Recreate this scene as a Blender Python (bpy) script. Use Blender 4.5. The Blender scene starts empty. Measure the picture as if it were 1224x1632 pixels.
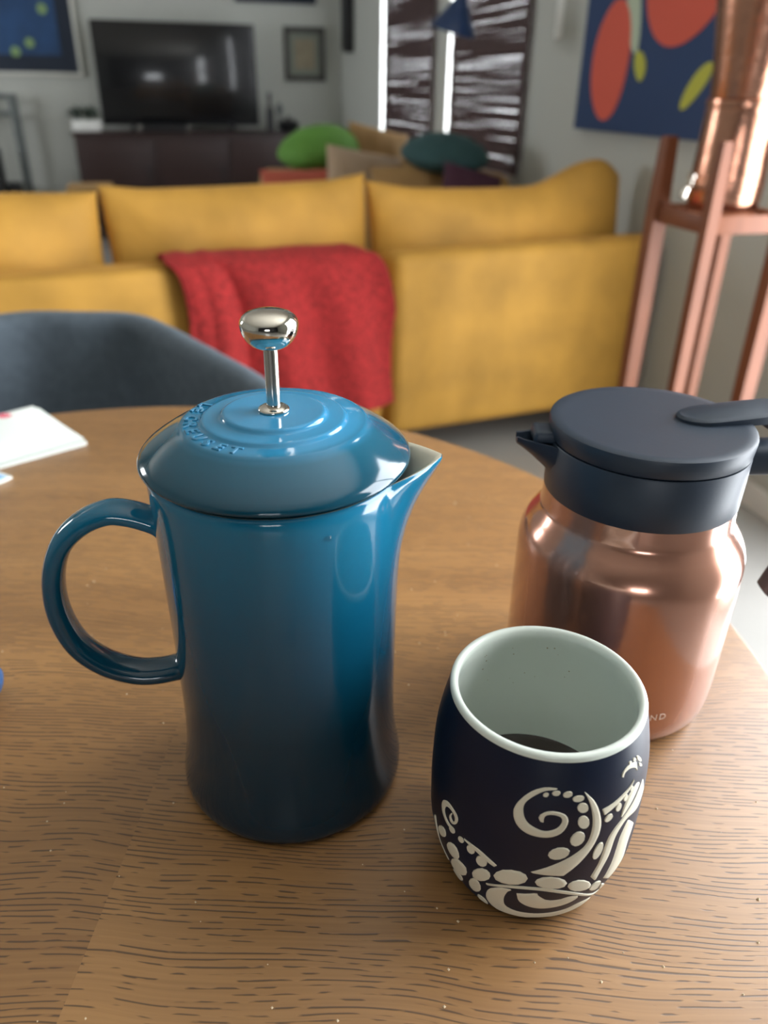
import bpy, bmesh, math, random
from mathutils import Vector, Matrix
R = math.radians
PI = math.pi
random.seed(7)
SC = bpy.context.scene
COL = SC.collection

# ------------------------------------------------------------------ camera
PITCH, ROLL = 0.5043, 0.0161
cp, sp, cr, sr = math.cos(PITCH), math.sin(PITCH), math.cos(ROLL), math.sin(ROLL)
fwd = Vector((0, cp, -sp)); up0 = Vector((0, sp, cp)); rt0 = Vector((1, 0, 0))
cam_x = rt0 * cr + up0 * sr
cam_y = up0 * cr - rt0 * sr
cam_d = bpy.data.cameras.new('camera')
cam = bpy.data.objects.new('camera', cam_d)
COL.objects.link(cam)
m = Matrix((cam_x, cam_y, -fwd)).transposed().to_4x4()
m.translation = (0, 0, 1.05)
cam.matrix_world = m
cam_d.sensor_fit = 'HORIZONTAL'
cam_d.sensor_width = 24.0
cam_d.lens = 24.07
cam_d.clip_start = 0.02
cam_d.dof.use_dof = True
cam_d.dof.focus_distance = 0.325
cam_d.dof.aperture_fstop = 6.3
SC.camera = cam

# ------------------------------------------------------------------ exposure, world
SC.view_settings.view_transform = 'Standard'
SC.view_settings.look = 'None'
SC.view_settings.gamma = 1.0
SC.view_settings.use_curve_mapping = False
SC.view_settings.exposure = EXPOSURE = 0.0
SC.cycles.use_denoising = True
SC.cycles.max_bounces = 10
SC.cycles.diffuse_bounces = 6
SC.cycles.sample_clamp_indirect = 6.0

w = bpy.data.worlds.new('overcast_sky')
SC.world = w
w.use_nodes = True
wn = w.node_tree.nodes
wn['Background'].inputs[0].default_value = (0.92, 0.96, 1.0, 1)
wn['Background'].inputs[1].default_value = 15.0

# ------------------------------------------------------------------ room frame
PSI = R(16)
RA = Vector((math.cos(PSI), math.sin(PSI), 0))      # along the TV wall, to the right
RB = Vector((-math.sin(PSI), math.cos(PSI), 0))     # along the right wall, away from the camera
W0 = Vector((1.07, 1.95, 0))                        # a point of the right wall
def room(d, s, z=0.0):                              # d = distance from the right wall, s = along it
    p = W0 - RA * d + RB * s
    return Vector((p.x, p.y, z))
SEND, SBACK, DLEFT, HC = 5.35, -4.5, 5.2, 2.6

def portal(name, c, xdir, normal, sx, sz):
    l = bpy.data.lights.new(name, 'AREA')
    l.shape = 'RECTANGLE'; l.size = sx; l.size_y = sz
    l.cycles.is_portal = True
    o = bpy.data.objects.new(name, l)
    z = -Vector(normal); x = Vector(xdir); y = z.cross(x)
    mm = Matrix((x, y, z)).transposed().to_4x4(); mm.translation = c
    o.matrix_world = mm
    COL.objects.link(o)
portal('daylight_portal', room(-0.02, -1.15, 1.1), RB, -RA, 1.6, 2.2)
portal('daylight_portal', room(2.45, SBACK - .02, .94), RA, RB, 1.0, .44)
portal('daylight_portal', room(DLEFT + .02, 3.25, 1.5), RB, RA, 1.3, 1.2)  # portal of the unseen left opening, added to brighten the far wall

# ------------------------------------------------------------------ mesh helpers
class MB:
    def __init__(self): self.v = []; self.f = []
    def add(self, v, f):
        o = len(self.v); self.v += [tuple(p) for p in v]; self.f += [tuple(i + o for i in q) for q in f]; return self
    def build(self, name, mat, parent=None, sharp=40, smooth=True, loc=None, rot=None):
        me = bpy.data.meshes.new(name)
        me.from_pydata(self.v, [], self.f)
        bm = bmesh.new(); bm.from_mesh(me)
        bmesh.ops.recalc_face_normals(bm, faces=bm.faces)
        bm.to_mesh(me); bm.free()
        if smooth:
            me.shade_smooth()
            if sharp: me.set_sharp_from_angle(angle=R(sharp))
        me.materials.append(mat)
        o = bpy.data.objects.new(name, me)
        COL.objects.link(o)
        if parent: o.parent = parent
        if loc is not None: o.location = loc
        if rot is not None: o.rotation_euler = rot
        return o

def empty(name, label, cat, loc=(0, 0, 0), rz=0, group=None):
    o = bpy.data.objects.new(name, None); COL.objects.link(o)
    o.empty_display_size = .05
    o.location = loc; o.rotation_euler = (0, 0, rz)
    return tag(o, label, cat, group)
def tag(o, label, cat, group=None):
    o['label'] = label; o['category'] = cat
    if group: o['group'] = group
    return o
def structure(o): o['kind'] = 'structure'; return o

def lathe(prof, n=64, c=(0, 0, 0), fn=None):
    v = []; f = []
    for (r, z) in prof:
        for k in range(n):
            a = 2 * PI * k / n
            rr, zz = (r, z) if fn is None else fn(r, z, a)
            v.append((c[0] + rr * math.cos(a), c[1] + rr * math.sin(a), c[2] + zz))
    for i in range(len(prof) - 1):
        for k in range(n):
            k2 = (k + 1) % n
            f.append((i * n + k, i * n + k2, (i + 1) * n + k2, (i + 1) * n + k))
    f.append(tuple(range(n - 1, -1, -1)) if prof[0][0] > 0 else tuple(range(n)))
    f.append(tuple((len(prof) - 1) * n + k for k in range(n)))
    return v, f
def lathe_open(prof, n=64, c=(0, 0, 0), fn=None):
    v, f = lathe(prof, n, c, fn)
    return v, f[:-2]

def rbox(cx, cy, cz, sx, sy, sz, bev=0.0, seg=2):
    bm = bmesh.new()
    bmesh.ops.create_cube(bm, size=1)
    for q in bm.verts: q.co = Vector((cx + q.co.x * sx, cy + q.co.y * sy, cz + q.co.z * sz))
    if bev > 0:
        bmesh.ops.bevel(bm, geom=list(bm.edges), offset=bev, segments=seg, profile=.5, affect='EDGES')
    bm.verts.index_update()
    v = [tuple(q.co) for q in bm.verts]; f = [tuple(q.index for q in fa.verts) for fa in bm.faces]
    bm.free()
    return v, f

def smooth_path(pts, n):
    P = [Vector(p) for p in pts]; out = []
    m_ = len(P) - 1
    for i in range(n):
        t = i / (n - 1) * m_; k = min(int(t), m_ - 1); u = t - k
        p0 = P[max(k - 1, 0)]; p1 = P[k]; p2 = P[k + 1]; p3 = P[min(k + 2, m_)]
        out.append(.5 * ((2 * p1) + (p2 - p0) * u + (2 * p0 - 5 * p1 + 4 * p2 - p3) * u * u + (3 * p1 - p0 - 3 * p2 + p3) * u ** 3))
    return out

def sweep(path, side, wfn, tfn, n=16, power=2.0, cap=True):
    """sweep an oval section along a path lying in a plane whose normal is 'side'; wfn = half size along side, tfn = half size in plane"""
    v = []; f = []; N = len(path); side = Vector(side).normalized()
    for i, p in enumerate(path):
        t = (path[min(i + 1, N - 1)] - path[max(i - 1, 0)]).normalized()
        nn = t.cross(side).normalized()
        a, b = wfn(i / (N - 1)), tfn(i / (N - 1))
        for k in range(n):
            an = 2 * PI * k / n; c, s = math.cos(an), math.sin(an)
            e = 2 / power
            v.append(p + side * (a * math.copysign(abs(c) ** e, c)) + nn * (b * math.copysign(abs(s) ** e, s)))
    for i in range(N - 1):
        for k in range(n):
            k2 = (k + 1) % n
            f.append((i * n + k, i * n + k2, (i + 1) * n + k2, (i + 1) * n + k))
    if cap:
        f.append(tuple(range(n))[::-1]); f.append(tuple((N - 1) * n + k for k in range(n)))
    return v, f

def prism(outline, z0, z1):
    n = len(outline); v = [(x, y, z0) for x, y in outline] + [(x, y, z1) for x, y in outline]
    f = [tuple(range(n))[::-1], tuple(range(n, 2 * n))] + [(k, (k + 1) % n, n + (k + 1) % n, n + k) for k in range(n)]
    return v, f

def pillow(wd, ht, th, n=26, sag=None, ear=.10):
    """upright pillow: x across, z up, y thickness; centre at origin"""
    v = []; f = []; rnd = random.Random(int(wd * 1e4))
    ph = [rnd.uniform(0, 6) for _ in range(4)]
    def pos(u, q, sgn):
        x = wd / 2 * u * (1 - ear * (1 - q * q) * abs(u) * .5); z = ht / 2 * q * (1 - ear * (1 - u * u) * abs(q) * .5)
        b = max(0, (1 - u * u)) ** .42 * max(0, (1 - q * q)) ** .42
        wr = .06 * math.sin(5 * u + ph[0]) * math.sin(4 * q + ph[1]) + .04 * math.sin(11 * u + 3 * q + ph[2])
        y = sgn * th / 2 * b * (1 + wr)
        if sag: z += sag(u) * (q + 1) / 2
        return (x, y, z)
    for sgn in (-1, 1):
        o = len(v)
        for i in range(n + 1):
            for j in range(n + 1):
                u = math.sin(PI / 2 * (2 * i / n - 1)); q = math.sin(PI / 2 * (2 * j / n - 1))
                v.append(pos(u, q, sgn))
        for i in range(n):
            for j in range(n):
                a = o + i * (n + 1) + j
                q4 = (a, a + n + 1, a + n + 2, a + 1)
                f.append(q4 if sgn < 0 else q4[::-1])
    bm = bmesh.new(); vs = [bm.verts.new(p) for p in v]
    for q in f:
        bm.faces.new([vs[i] for i in q])
    bmesh.ops.remove_doubles(bm, verts=bm.verts, dist=1e-5)
    bm.verts.index_update()
    v = [tuple(q.co) for q in bm.verts]; f = [tuple(q.index for q in fa.verts) for fa in bm.faces]
    bm.free()
    return v, f

def tr(vf, M_):
    return [tuple(M_ @ Vector(p)) for p in vf[0]], vf[1]
def trs(x, y, z, rx=0, ry=0, rz=0):
    return Matrix.Translation((x, y, z)) @ Matrix.Rotation(rz, 4, 'Z') @ Matrix.Rotation(ry, 4, 'Y') @ Matrix.Rotation(rx, 4, 'X')

# ------------------------------------------------------------------ materials
def srgb(r, g, b):
    f_ = lambda c: (c / 255 / 12.92) if c / 255 <= .04045 else ((c / 255 + .055) / 1.055) ** 2.4
    return (f_(r), f_(g), f_(b), 1)
def pbr(name, col, rough=.5, metal=0, coat=0, coat_rough=.05, sheen=0, vary=None, bump=None, spec=.5, trans=0, ior=1.45, rvary=None):
    mt = bpy.data.materials.new(name); mt.use_nodes = True
    nt = mt.node_tree; N = nt.nodes; L = nt.links; b = N['Principled BSDF']
    I = b.inputs
    I['Base Color'].default_value = col; I['Roughness'].default_value = rough; I['Metallic'].default_value = metal
    I['Coat Weight'].default_value = coat; I['Coat Roughness'].default_value = coat_rough
    I['Specular IOR Level'].default_value = spec; I['Transmission Weight'].default_value = trans; I['IOR'].default_value = ior
    if sheen:
        I['Sheen Weight'].default_value = sheen; I['Sheen Roughness'].default_value = .35
        I['Sheen Tint'].default_value = tuple(min(1, c * 1.6 + .08) for c in col[:3]) + (1,)
    tc = N.new('ShaderNodeTexCoord')
    def noise(scale, detail=4, stretch=None):
        n_ = N.new('ShaderNodeTexNoise'); n_.inputs['Scale'].default_value = scale; n_.inputs['Detail'].default_value = detail
        if stretch:
            mp = N.new('ShaderNodeMapping'); mp.inputs['Scale'].default_value = stretch
            L.new(tc.outputs['Object'], mp.inputs['Vector']); L.new(mp.outputs['Vector'], n_.inputs['Vector'])
        else: L.new(tc.outputs['Object'], n_.inputs['Vector'])
        return n_
    if vary:
        n_ = noise(vary[0], 5, vary[2] if len(vary) > 2 else None)
        rp = N.new('ShaderNodeMapRange'); rp.inputs['From Min'].default_value = .3; rp.inputs['From Max'].default_value = .7
        rp.inputs['To Min'].default_value = 1 - vary[1]; rp.inputs['To Max'].default_value = 1 + vary[1]
        L.new(n_.outputs['Fac'], rp.inputs['Value'])
        mx = N.new('ShaderNodeVectorMath'); mx.operation = 'SCALE'; mx.inputs[0].default_value = col[:3]
        L.new(rp.outputs['Result'], mx.inputs['Scale']); L.new(mx.outputs['Vector'], I['Base Color'])
    if bump:
        n_ = noise(bump[0], 4, bump[2] if len(bump) > 2 else None)
        bp = N.new('ShaderNodeBump'); bp.inputs['Strength'].default_value = bump[1]; bp.inputs['Distance'].default_value = bump[3] if len(bump) > 3 else .002
        L.new(n_.outputs['Fac'], bp.inputs['Height']); L.new(bp.outputs['Normal'], I['Normal'])
    return mt

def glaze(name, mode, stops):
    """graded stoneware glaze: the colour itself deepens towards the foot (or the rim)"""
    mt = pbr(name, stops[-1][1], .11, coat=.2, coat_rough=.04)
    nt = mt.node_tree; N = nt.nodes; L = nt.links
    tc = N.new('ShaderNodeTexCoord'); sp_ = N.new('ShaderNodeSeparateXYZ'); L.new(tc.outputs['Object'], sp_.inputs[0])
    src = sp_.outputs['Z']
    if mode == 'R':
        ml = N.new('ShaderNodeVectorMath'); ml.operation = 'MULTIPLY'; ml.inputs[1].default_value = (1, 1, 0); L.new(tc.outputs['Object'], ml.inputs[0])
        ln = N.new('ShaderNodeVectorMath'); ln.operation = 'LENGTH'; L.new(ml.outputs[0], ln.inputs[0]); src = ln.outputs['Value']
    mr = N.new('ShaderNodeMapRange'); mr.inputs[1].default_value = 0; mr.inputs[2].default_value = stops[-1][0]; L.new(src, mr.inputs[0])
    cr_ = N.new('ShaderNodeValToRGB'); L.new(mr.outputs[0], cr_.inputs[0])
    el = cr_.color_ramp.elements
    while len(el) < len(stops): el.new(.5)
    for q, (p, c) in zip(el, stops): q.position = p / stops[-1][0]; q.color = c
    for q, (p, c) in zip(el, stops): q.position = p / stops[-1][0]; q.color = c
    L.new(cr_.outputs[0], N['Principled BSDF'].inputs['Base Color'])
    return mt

def wood_table():
    mt = bpy.data.materials.new('brown_ash_veneer'); mt.use_nodes = True
    nt = mt.node_tree; N = nt.nodes; L = nt.links; b = N['Principled BSDF']
    tc = N.new('ShaderNodeTexCoord')
    rot = N.new('ShaderNodeMapping'); rot.inputs['Rotation'].default_value = (0, 0, R(3)); L.new(tc.outputs['Object'], rot.inputs['Vector'])
    # slow warp of the grain
    nw = N.new('ShaderNodeTexNoise'); nw.inputs['Scale'].default_value = 6; nw.inputs['Detail'].default_value = 2; L.new(rot.outputs['Vector'], nw.inputs['Vector'])
    sub = N.new('ShaderNodeVectorMath'); sub.operation = 'MULTIPLY_ADD'
    sub.inputs[1].default_value = (0.0, .035, 0); L.new(nw.outputs['Color'], sub.inputs[0]); L.new(rot.outputs['Vector'], sub.inputs[2])
    # veneer leaves side by side: each starts the figure elsewhere
    sep = N.new('ShaderNodeSeparateXYZ'); L.new(rot.outputs['Vector'], sep.inputs[0])
    fl = N.new('ShaderNodeMath'); fl.operation = 'MULTIPLY_ADD'; fl.inputs[1].default_value = 2.6; fl.inputs[2].default_value = -.235; L.new(sep.outputs['X'], fl.inputs[0])
    fl2 = N.new('ShaderNodeMath'); fl2.operation = 'FLOOR'; L.new(fl.outputs[0], fl2.inputs[0])
    cb = N.new('ShaderNodeCombineXYZ'); L.new(fl2.outputs[0], cb.inputs['Z'])
    ad = N.new('ShaderNodeVectorMath'); ad.operation = 'ADD'; L.new(sub.outputs[0], ad.inputs[0]); L.new(cb.outputs[0], ad.inputs[1])
    def nz(scale, detail, rough=.5):
        mp = N.new('ShaderNodeMapping'); mp.inputs['Scale'].default_value = scale; L.new(ad.outputs[0], mp.inputs['Vector'])
        n_ = N.new('ShaderNodeTexNoise'); n_.inputs['Scale'].default_value = 1; n_.inputs['Detail'].default_value = detail; n_.inputs['Roughness'].default_value = rough
        L.new(mp.outputs[0], n_.inputs['Vector']); return n_
    dash = nz((75, 430, 3), 1.5); bands = nz((3, 85, 2), 4); broad = nz((4, 14, 2), 4); wide = nz((5, 700, 3), 3); jit = nz((9, 60, 3), 3)
    s2 = N.new('ShaderNodeSeparateXYZ'); L.new(ad.outputs[0], s2.inputs[0])
    ph = N.new('ShaderNodeMath'); ph.operation = 'MULTIPLY'; ph.inputs[1].default_value = 2600; L.new(s2.outputs['Y'], ph.inputs[0])
    ph2 = N.new('ShaderNodeMath'); ph2.operation = 'MULTIPLY_ADD'; ph2.inputs[1].default_value = 16; L.new(jit.outputs['Fac'], ph2.inputs[0]); L.new(ph.outputs[0], ph2.inputs[2])
    rows = N.new('ShaderNodeMath'); rows.operation = 'SINE'; L.new(ph2.outputs[0], rows.inputs[0])
    def mr(src, a, b_, c, d):
        r_ = N.new('ShaderNodeMapRange'); r_.inputs[1].default_value = a; r_.inputs[2].default_value = b_; r_.inputs[3].default_value = c; r_.inputs[4].default_value = d
        L.new(src, r_.inputs[0]); return r_.outputs[0]
    dens = mr(bands.outputs['Fac'], (.35), .65, .36, .60)
    df = N.new('ShaderNodeMath'); df.operation = 'SUBTRACT'; L.new(dash.outputs['Fac'], df.inputs[0]); L.new(dens, df.inputs[1])
    pk = N.new('ShaderNodeMath'); pk.operation = 'MULTIPLY'; L.new(mr(df.outputs[0], -.02, .04, 0, .8), pk.inputs[0]); L.new(mr(rows.outputs[0], .45, .9, 0, 1), pk.inputs[1])
    pm = pk.outputs[0]
    base = N.new('ShaderNodeMix'); base.data_type = 'RGBA'
    base.inputs[6].default_value = srgb(128, 90, 51); base.inputs[7].default_value = srgb(165, 122, 73)
    mxa = N.new('ShaderNodeMath'); mxa.operation = 'ADD'; L.new(mr(broad.outputs['Fac'], .3, .7, 0, .6), mxa.inputs[0]); L.new(mr(wide.outputs['Fac'], .3, .7, 0, .4), mxa.inputs[1])
    L.new(mxa.outputs[0], base.inputs[0])
    dk = N.new('ShaderNodeMix'); dk.data_type = 'RGBA'; dk.inputs[7].default_value = srgb(62, 44, 32)
    L.new(pm, dk.inputs[0]); L.new(base.outputs[2], dk.inputs[6]); L.new(dk.outputs[2], b.inputs['Base Color'])
    b.inputs['Roughness'].default_value = .42
    b.inputs['Coat Weight'].default_value = .12; b.inputs['Coat Roughness'].default_value = .3
    bp = N.new('ShaderNodeBump'); bp.inputs['Strength'].default_value = .25; bp.inputs['Distance'].default_value = .0006; bp.invert = True
    L.new(pm, bp.inputs['Height']); L.new(bp.outputs['Normal'], b.inputs['Normal'])
    return mt

def glass_pane():
    mt = bpy.data.materials.new('window_glass'); mt.use_nodes = True
    N = mt.node_tree.nodes; L = mt.node_tree.links
    t = N.new('ShaderNodeBsdfTransparent'); g = N.new('ShaderNodeBsdfGlossy'); g.inputs['Roughness'].default_value = .02
    mx = N.new('ShaderNodeMixShader'); mx.inputs[0].default_value = .07
    L.new(t.outputs[0], mx.inputs[1]); L.new(g.outputs[0], mx.inputs[2])
    L.new(mx.outputs[0], N['Material Output'].inputs['Surface'])
    return mt

M = dict(
    wall=pbr('wall_paint', srgb(176, 178, 172), .8, bump=(60, .05)),
    darkwall=pbr('dark_grey_paint', srgb(48, 47, 48), .8),
    ceiling=pbr('ceiling_paint', srgb(225, 222, 212), .85),
    floor=pbr('polished_concrete', srgb(152, 150, 146), .26, vary=(3, .06), bump=(8, .03)),
    white=pbr('white_paint', srgb(225, 226, 222), .5),
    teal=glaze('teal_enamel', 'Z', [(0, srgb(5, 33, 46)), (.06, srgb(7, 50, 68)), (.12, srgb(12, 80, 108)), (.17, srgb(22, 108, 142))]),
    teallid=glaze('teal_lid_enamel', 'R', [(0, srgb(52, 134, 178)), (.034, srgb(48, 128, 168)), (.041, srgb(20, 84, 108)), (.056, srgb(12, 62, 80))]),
    cream=pbr('cream_glaze', srgb(226, 220, 200), .2, coat=.3),
    chrome=pbr('polished_steel', srgb(214, 208, 198), .07, 1),
    chrome_soft=pbr('brushed_steel', srgb(200, 196, 188), .2, 1),
    navy=pbr('navy_satin_glaze', srgb(13, 25, 46), .38, spec=.3),
    mugwhite=pbr('white_glaze', srgb(214, 221, 212), .2, coat=.4, coat_rough=.08),
    bare=pbr('unglazed_cream', srgb(214, 208, 188), .7, bump=(900, .12, None, .0004)),
    speck=pbr('dried_coffee', srgb(142, 124, 84), .7),
    coffee=pbr('black_coffee', srgb(34, 18, 10), .05, coat=.3, spec=.6),
    copperpaint=pbr('copper_lacquer', srgb(186, 134, 112), .2, .6, coat=.6, coat_rough=.05),
    blackplastic=pbr('matte_black_plastic', srgb(38, 49, 63), .45, vary=(40, .06), bump=(600, .06, None, .0005)),  # black lifted to slate: lens haze put into the base colour
    copper=pbr('hammered_copper', srgb(190, 138, 114), .24, 1, bump=(55, .25, None, .003)),
    standwood=pbr('walnut_stand', srgb(116, 68, 44), .45, spec=.3, vary=(9, .12, (6, 6, 1))),
    darkwood=pbr('dark_walnut', srgb(46, 29, 28), .45, vary=(5, .2, (1, 6, 8))),
    velvet=pbr('mustard_velvet', srgb(186, 139, 57), .7, sheen=.45, vary=(6, .2), bump=(11, .5, None, .012)),
    velvet_dull=pbr('camel_velvet', srgb(150, 118, 74), .8, sheen=.4, vary=(5, .12)),
    charcoal=pbr('charcoal_felt', srgb(80, 90, 99), .9, sheen=.4, vary=(60, .12), bump=(500, .3, None, .001)),
    red=pbr('red_tweed', srgb(152, 38, 37), .95, sheen=.25, vary=(95, .5), bump=(200, .6, None, .003)),
    green=pbr('green_cotton', srgb(84, 132, 48), .75, sheen=.2),
    tealfabric=pbr('teal_velvet', srgb(40, 72, 74), .8, sheen=.3),
    beige=pbr('beige_linen', srgb(168, 146, 122), .9),
    coral=pbr('coral_cotton', srgb(170, 84, 66), .9),
    plum=pbr('plum_cotton', srgb(66, 36, 52), .9),
    tv=pbr('tv_glass', srgb(7, 8, 12), .25, spec=.4, coat=.5, coat_rough=.08),
    tvbez=pbr('tv_bezel', srgb(18, 19, 22), .4),
    black=pbr('black_metal', srgb(28, 30, 33), .5),
    greymetal=pbr('grey_metal', srgb(98, 104, 104), .45, .3),
    silver=pbr('silver_frame', srgb(206, 206, 198), .4),
    mat=pbr('navy_mat', srgb(26, 36, 52), .7),
    blueprint=pbr('blue_print', srgb(30, 64, 104), .6, vary=(5, .3)),
    dot=pbr('pale_yellow_ink', srgb(124, 152, 104), .7),
    framegrey=pbr('dark_grey_frame', srgb(62, 62, 58), .5),
    tanprint=pbr('tan_print', srgb(142, 132, 112), .8, vary=(12, .15)),
    paleprint=pbr('pale_mount', srgb(126, 130, 120), .8),
    canvas=pbr('navy_canvas', srgb(42, 64, 102), .8),
    orange=pbr('coral_paint', srgb(204, 88, 70), .75),
    sage=pbr('pale_sage_paint', srgb(176, 190, 168), .75),
    yellowpaint=pbr('yellow_green_paint', srgb(178, 178, 70), .75),
    navymetal=pbr('navy_enamel', srgb(24, 48, 84), .35),
    bamboo=pbr('dark_bamboo', srgb(66, 48, 48), .7, vary=(30, .25)),
    paper=pbr('white_paper', srgb(232, 238, 234), .6),
    redink=pbr('red_ink', srgb(222, 96, 118), .7),
    blueink=pbr('blue_ink', srgb(46, 84, 168), .4),
    lightblue=pbr('light_blue_ink', srgb(150, 196, 244), .4),
    bluecase=pbr('blue_plastic', srgb(52, 92, 142), .4),
    leaf=pbr('dark_leaf', srgb(38, 56, 44), .6),
    crumb=pbr('pale_crumb', srgb(222, 200, 168), .8),
    outline=pbr('bronze_edge', srgb(40, 32, 30), .5),
    lettering=pbr('pale_print', srgb(226, 206, 190), .5),
    glass=glass_pane(),
    table=wood_table(),
    water=pbr('water', (1, 1, 1, 1), .02, trans=1, ior=1.33),
)

# ================================================================== the room
def slab(mb, d0, d1, s0, s1, z0, z1):
    c = [room(d, s, z) for z in (z0, z1) for d, s in ((d0, s0), (d1, s0), (d1, s1), (d0, s1))]
    mb.add(c, [(3, 2, 1, 0), (4, 5, 6, 7), (0, 1, 5, 4), (1, 2, 6, 5), (2, 3, 7, 6), (3, 0, 4, 7)])
    return mb
def wall_with_holes(name, axis, at0, at1, lo, hi, holes, mat):
    """axis 's': wall runs along s between lo..hi and is at0..at1 thick in d; holes = (a, b, z0, z1)"""
    mb = MB(); cur = lo
    def put(a, b, z0, z1):
        if b - a < 1e-4 or z1 - z0 < 1e-4: return
        if axis == 's': slab(mb, at0, at1, a, b, z0, z1)
        else: slab(mb, a, b, at0, at1, z0, z1)
    for a, b, z0, z1 in holes:
        put(cur, a, 0, HC); put(a, b, 0, z0); put(a, b, z1, HC); cur = b
    put(cur, hi, 0, HC)
    return structure(mb.build(name, mat, smooth=False))
W1, W2 = (3.09, 4.13, .72, 2.2), (1.88, 2.82, .72, 2.2)
DOOR = (-1.95, -.35, 0, 2.2)
structure(slab(MB(), -.15, DLEFT + .15, SBACK - .15, SEND + .15, -.1, 0).build('floor', M['floor'], smooth=False))
structure(slab(MB(), -.15, DLEFT + .15, SBACK - .15, SEND + .15, HC, HC + .1).build('ceiling', M['ceiling'], smooth=False))
wall_with_holes('wall_right', 's', -.06, 0, SBACK, SEND, [DOOR, W2, W1], M['wall'])
wall_with_holes('wall_far', 'd', SEND, SEND + .15, -.15, DLEFT + .15, [], M['wall'])
wall_with_holes('wall_back', 'd', SBACK - .15, SBACK, -.15, DLEFT + .15, [(1.95, 2.95, .72, 1.16)], M['darkwall'])
wall_with_holes('wall_left', 's', DLEFT, DLEFT + .15, SBACK, SEND, [(2.6, 3.9, .9, 2.1)], M['wall'])  # opening here is unseen, added as fill light for the television wall
def frame_bars(mb, a, b, z0, z1, t, d0, d1, mull=()):
    slab(mb, d0, d1, a, a + t, z0, z1); slab(mb, d0, d1, b - t, b, z0, z1)
    slab(mb, d0, d1, a + t, b - t, z1 - t, z1); slab(mb, d0, d1, a + t, b - t, z0, z0 + t)
    for q in mull: slab(mb, d0, d1, q - t / 2, q + t / 2, z0 + t, z1 - t)
for i, (a, b, z0, z1) in enumerate((W1, W2)):
    mb = MB(); frame_bars(mb, a, b, z0, z1, .014, -.035, -.002)
    fr = structure(mb.build('window_%d' % (i + 1), M['white'], smooth=False))
    pn = slab(MB(), -.020, -.016, a + .014, b - .014, z0 + .014, z1 - .014).build('pane', M['glass'], fr, smooth=False)
mb = MB(); frame_bars(mb, DOOR[0], DOOR[1], 0, 2.2, .05, -.055, -.01, (-1.15,))
structure(mb.build('door_1', M['white'], smooth=False))
structure(slab(MB(), .001, .014, -.33, SEND - .002, .0, .07).build('baseboard_right', M['white'], smooth=False))
structure(slab(MB(), .016, DLEFT - .002, SEND - .014, SEND - .001, .0, .07).build('baseboard_far', M['white'], smooth=False))

# woven blinds: every slat its own bar, hung one below the other with uneven gaps
def blind(label, s0, s1, z0, z1, seed):
    rnd = random.Random(seed)
    e = empty('bamboo_blind', label, 'blind', room(.022, (s0 + s1) / 2, z1), PSI + PI / 2, 'woven bamboo blinds in the corner windows')
    L_ = s1 - s0
    MB().add(*rbox(0, 0, -.015, L_, .03, .03, .003)).build('head_rail', M['darkwood'], e)
    v, f = rbox(0, 0, 0, L_, .003, .0162, .0006, 1)
    vn, fn_ = rbox(0, 0, 0, L_, .003, .0135, .0006, 1)
    big = small = None; z = z1 - .045; last = 0
    while z > z0:
        thin = rnd.random() < .22; hh = .0135 if thin else .0162
        z -= (last + hh) / 2 + rnd.choice((-.0002, 0, .0001, .0003, .0006)) if last else 0
        last = hh
        if thin:
            if small is None: small = MB().add(vn, fn_).build('slat', M['bamboo'], e); o = small
            else: o = small.copy(); COL.objects.link(o)
        else:
            if big is None: big = MB().add(v, f).build('slat', M['bamboo'], e); o = big
            else: o = big.copy(); COL.objects.link(o)
        o.parent = e
        o.location = (rnd.uniform(-.004, .004), rnd.uniform(-.002, .002), z - z1)
        o.rotation_euler = (rnd.uniform(-.10, .10), rnd.uniform(-.0011, .0011), 0)
    for q in (-.36, -.12, .12, .36):
        MB().add(*rbox(q * L_, -.006, (z0 - z1) / 2, .004, .0025, z1 - z0, 0)).build('cord', M['bamboo'], e, smooth=False)
blind('dark woven bamboo blind over the window nearer the speaker in the corner', 2.99, 3.965, .735, 2.18, 3)
blind('dark woven bamboo blind directly behind the navy cone pendant lamp', 1.79, 2.70, .735, 2.18, 5)

# ================================================================== far wall: media console and what stands around it
def far(a, off, z=0):                       # a = metres left of the far right corner (negative), off = distance in front of the far wall
    return room(-a, SEND - off, z)
e = empty('media_console', 'long low dark walnut console with three doors under the television', 'console', far(-1.24, .27, 0), PSI)
MB().add(*rbox(0, 0, .415, 1.63, .44, .60, .008)).build('body', M['darkwood'], e)
MB().add(*rbox(0, 0, .725, 1.66, .46, .02, .004)).build('top_board', M['darkwood'], e)
dv = None
for k in range(3):
    d_ = MB().add(*rbox(0, 0, 0, .525, .018, .55, .004)).build('door', M['darkwood'], e, loc=((k - 1) * .535, -.23, .415))
    MB().add(*rbox(.21, -.014, .05, .012, .014, .12, .003)).build('handle', M['black'], d_)
for sx in (-1, 1):
    for sy in (-1, 1):
        MB().add(*lathe([(.014, 0), (.022, .115)], 12, (sx * .72, sy * .16, 0))).build('leg', M['darkwood'], e)
e = empty('television', 'large black flat screen television with a glossy screen on the dark console', 'television', far(-1.28, .27, .735), PSI)
MB().add(*rbox(0, 0, .37, 1.145, .035, .66, .006)).build('bezel', M['tvbez'], e)
MB().add(*rbox(0, -.0185, .375, 1.115, .004, .625, .001)).build('screen', M['tv'], e)
MB().add(*rbox(0, .03, .30, .6, .05, .3, .01)).build('rear_housing', M['tvbez'], e)
for sx in (-1, 1):
    MB().add(*rbox(sx * .36, 0, .025, .03, .2, .05, .006)).build('foot', M['tvbez'], e)
e = empty('soundbar', 'low dark soundbar with small shiny ends beneath the television', 'soundbar', far(-1.42, .40, .735), PSI)
MB().add(*rbox(0, 0, .022, .34, .05, .042, .012, 3)).build('body', M['tvbez'], e)
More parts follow.
